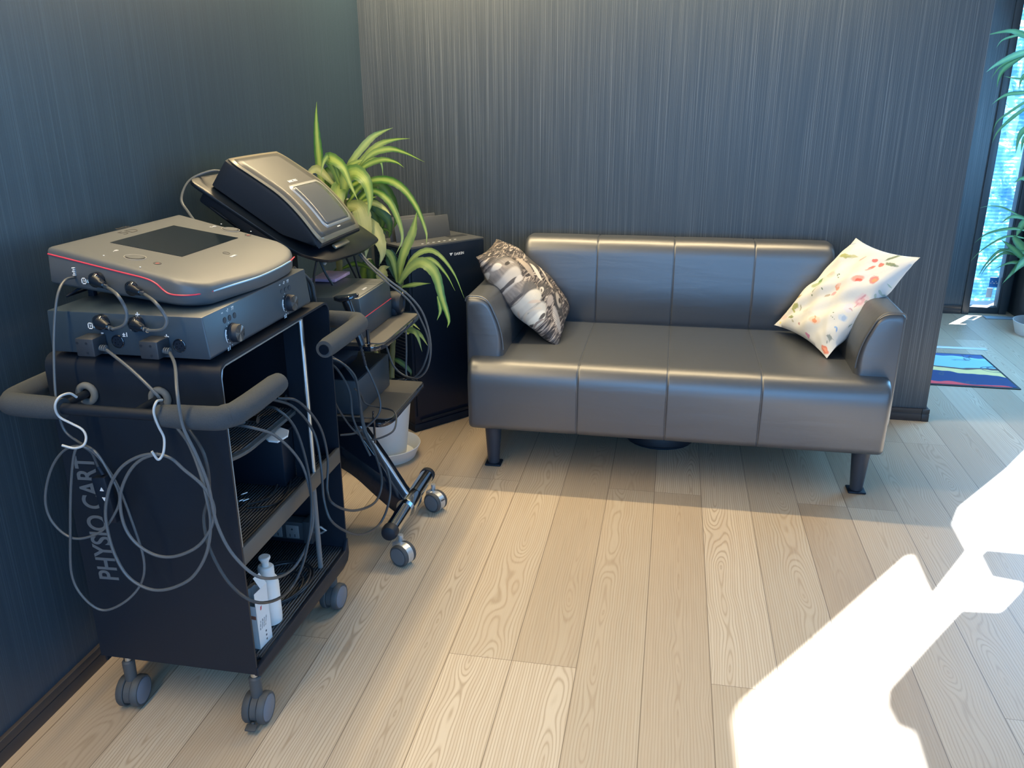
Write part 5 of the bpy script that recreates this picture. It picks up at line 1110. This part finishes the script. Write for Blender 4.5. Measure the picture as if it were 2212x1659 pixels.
bright = [q(17, 3.14, 3.10, (700, 430), (692, 370), (686, 310), (683, 260), (684, 220)),
    q(14, 3.13, 3.2, (738, 385), (762, 345), (800, 300), (825, 285), (849, 276)), q(14, 3.12, 3.15, (742, 392), (775, 355), (815, 315), (850, 302), (886, 299)),
    q(13, 3.1, 3.1, (765, 380), (800, 335), (840, 322), (875, 330), (917, 350)), q(12, 3.08, 3.05, (760, 385), (790, 358), (825, 345), (855, 350), (873, 362)),
    q(9, 3.1, 3.1, (770, 370), (800, 345), (822, 350), (828, 382)), q(24, 3.06, 2.95, (742, 420), (724, 365), (712, 342), (738, 358), (755, 395), (774, 435)),
    q(14, 3.05, 2.98, (738, 400), (722, 350), (710, 337), (699, 350), (693, 381)), q(31, 3.05, 2.93, (742, 430), (748, 385), (768, 372), (790, 392), (799, 430), (795, 468)),
    q(16, 3.08, 2.98, (750, 440), (785, 398), (830, 388), (868, 405), (900, 448), (920, 500), (921, 528)), q(14, 3.08, 3.0, (760, 450), (800, 413), (836, 430), (859, 471), (869, 515), (855, 550)),
    q(30, 3.07, 2.95, (738, 395), (731, 408), (732, 440), (740, 475)),
    q(18, 3.12, 3.1, (862, 610), (868, 560), (890, 505), (896, 480), (901, 455)), q(11, 3.1, 3.0, (866, 605), (890, 560), (920, 541), (948, 550), (980, 590), (1003, 644)),
    q(10, 3.1, 3.02, (866, 600), (895, 575), (930, 560), (962, 590), (983, 628)), q(22, 3.08, 2.98, (862, 612), (885, 580), (912, 567), (940, 592), (955, 645), (969, 690), (966, 708)),
    q(13, 3.1, 3.05, (858, 610), (850, 565), (838, 545), (825, 548), (819, 575)), q(9, 3.15, 3.15, (866, 620), (900, 614), (930, 612)), q(8, 3.02, 3.0, (945, 640), (951, 670), (944, 692)),
    q(13, 3.15, 3.1, (868, 716), (884, 712), (900, 722), (912, 760)), q(9, 3.15, 3.12, (880, 712), (905, 720), (925, 748)), q(8, 3.15, 3.1, (878, 716), (888, 698), (907, 712)), q(12, 3.15, 3.1, (880, 722), (886, 702), (884, 694)),
    q(14, 3.1, 3.1, (735, 400), (752, 365), (770, 350), (790, 345)), q(12, 3.12, 3.12, (745, 410), (770, 395), (790, 385), (812, 385)), q(10, 3.1, 3.05, (752, 460), (775, 440), (800, 428), (815, 425))]
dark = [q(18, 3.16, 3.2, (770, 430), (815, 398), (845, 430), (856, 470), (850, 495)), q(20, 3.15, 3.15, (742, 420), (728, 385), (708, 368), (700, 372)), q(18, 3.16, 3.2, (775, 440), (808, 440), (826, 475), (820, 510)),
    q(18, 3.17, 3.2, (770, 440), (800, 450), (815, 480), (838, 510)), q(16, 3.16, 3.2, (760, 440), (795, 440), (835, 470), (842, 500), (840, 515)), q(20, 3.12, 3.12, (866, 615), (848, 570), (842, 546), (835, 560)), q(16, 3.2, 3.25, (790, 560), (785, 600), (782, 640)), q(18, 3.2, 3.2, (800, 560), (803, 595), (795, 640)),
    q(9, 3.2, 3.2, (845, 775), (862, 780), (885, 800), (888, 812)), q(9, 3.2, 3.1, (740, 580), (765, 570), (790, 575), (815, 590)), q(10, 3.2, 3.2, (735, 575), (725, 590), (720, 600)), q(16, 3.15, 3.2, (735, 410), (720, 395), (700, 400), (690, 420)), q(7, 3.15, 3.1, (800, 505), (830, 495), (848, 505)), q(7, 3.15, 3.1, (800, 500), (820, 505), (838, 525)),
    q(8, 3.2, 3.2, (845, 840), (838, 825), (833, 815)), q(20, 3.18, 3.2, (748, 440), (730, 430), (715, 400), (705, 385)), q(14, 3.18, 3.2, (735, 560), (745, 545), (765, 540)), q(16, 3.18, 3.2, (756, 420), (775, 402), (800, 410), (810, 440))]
pale = [q(30, 3.03, 2.96, (750, 445), (775, 448), (785, 480), (792, 520), (790, 560)), q(24, 3.05, 2.96, (770, 470), (800, 485), (818, 515), (826, 545), (822, 570)), q(15, 3.05, 3.0, (722, 400), (690, 368), (672, 370), (661, 390)),
    q(10, 3.05, 3.0, (770, 445), (805, 438), (830, 450), (845, 465)), q(20, 3.08, 3.05, (838, 610), (826, 600), (828, 580), (842, 576)), q(7, 3.12, 3.1, (745, 385), (775, 360), (800, 350))]
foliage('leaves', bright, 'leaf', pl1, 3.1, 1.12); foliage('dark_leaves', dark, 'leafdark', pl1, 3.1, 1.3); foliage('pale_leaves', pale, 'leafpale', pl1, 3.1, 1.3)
# plant by the far window
pl2 = thing('potted_plant', 'tall leafy plant in a glossy black planter by the narrow far window', 'plant', (2.40, 5.78, .01))
QX, QY = 2.405, 5.77
b = BM(); pp = [(.085, .02), (.085, .03), (.118, .36), (.125, .362), (.125, .372), (.112, .372), (.108, .34)]
lathe(b, pp, (QX, QY, 0), 8, M4=Matrix.Identity(4), capends=False); lathe(b, [(0, .02), (.085, .02)], (QX, QY, 0), 8, capends=False); obj('planter', b, 'gloss', pl2, flat=True)
b = BM(); lathe(b, [(0, .345), (.109, .345)], (QX, QY, 0), 8, capends=False); obj('soil', b, 'soil', pl2)
b = BM(); lathe(b, [(0, .003), (.15, .003), (.178, .085), (.182, .085), (.156, 0), (0, 0)], (QX-.01, QY, 0), 48, capends=False); tag(obj('saucer', b, 'pot'), 'white saucer under the glossy black planter by the far window', 'saucer')
cane(pl2, [(QX, QY, .34), (QX-.01, QY, .7), (QX+.01, QY, 1.2), (QX+.03, QY, 1.9)], .016)
lv = [q(13, 5.7, 5.7, (2235, 85), (2212, 76), (2180, 67), (2124, 77)), q(5, 5.7, 5.7, (2225, 72), (2190, 78), (2165, 87), (2152, 103)), q(14, 5.7, 5.65, (2235, 112), (2212, 113), (2180, 125), (2150, 141), (2130, 156)), q(12, 5.7, 5.7, (2230, 110), (2205, 122), (2170, 148), (2158, 168), (2153, 191)), q(7, 5.7, 5.7, (2225, 115), (2190, 127), (2160, 145), (2140, 171)),
      q(9, 5.7, 5.7, (2240, 195), (2212, 200), (2180, 203), (2160, 212), (2141, 227)), q(6, 5.7, 5.7, (2240, 210), (2212, 222), (2180, 243), (2155, 262), (2144, 286)), q(8, 5.7, 5.7, (2240, 222), (2212, 236), (2180, 260), (2155, 285), (2143, 309)), q(12, 5.7, 5.7, (2235, 265), (2212, 280), (2200, 300), (2194, 332)), q(4, 5.7, 5.7, (2240, 175), (2212, 171), (2185, 168), (2167, 164)), q(7, 5.7, 5.7, (2240, 150), (2215, 160), (2205, 175), (2201, 195)),
      q(4, 5.7, 5.7, (2220, 475), (2195, 462), (2165, 448), (2138, 445), (2116, 449)), q(7, 5.7, 5.7, (2225, 500), (2195, 494), (2165, 496), (2130, 506), (2105, 525)), q(5, 5.7, 5.7, (2225, 518), (2190, 510), (2160, 516), (2120, 541), (2093, 568)), q(7, 5.7, 5.7, (2215, 560), (2190, 548), (2160, 542), (2130, 570), (2111, 600)), q(6, 5.7, 5.7, (2220, 562), (2195, 550), (2165, 548), (2135, 572), (2117, 598)),
      q(14, 5.7, 5.6, (2230, 555), (2212, 562), (2190, 585), (2165, 613)), q(13, 5.7, 5.65, (2220, 570), (2200, 548), (2180, 530), (2163, 518)), q(9, 5.7, 5.7, (2225, 575), (2205, 568), (2180, 568), (2147, 582)), q(9, 5.7, 5.7, (2230, 478), (2200, 468), (2180, 470), (2162, 482)), q(18, 5.7, 5.7, (2225, 560), (2208, 535), (2192, 515), (2188, 508)), q(14, 5.7, 5.7, (2230, 470), (2212, 480), (2200, 500), (2195, 512)), q(14, 5.65, 5.6, (2225, 555), (2205, 572), (2190, 590)), q(10, 5.7, 5.7, (2225, 540), (2205, 545), (2180, 540), (2150, 536)), q(10, 5.7, 5.7, (2230, 395), (2210, 385), (2190, 395)), q(9, 5.7, 5.7, (2230, 290), (2212, 300), (2205, 330)),
      q(12, 5.75, 5.8, (2250, 560), (2270, 520), (2300, 510)), q(12, 5.75, 5.8, (2250, 120), (2280, 90), (2320, 100)), q(12, 5.75, 5.8, (2250, 220), (2280, 200), (2320, 240))]
foliage('leaves', lv, 'leafblue', pl2, 5.7)
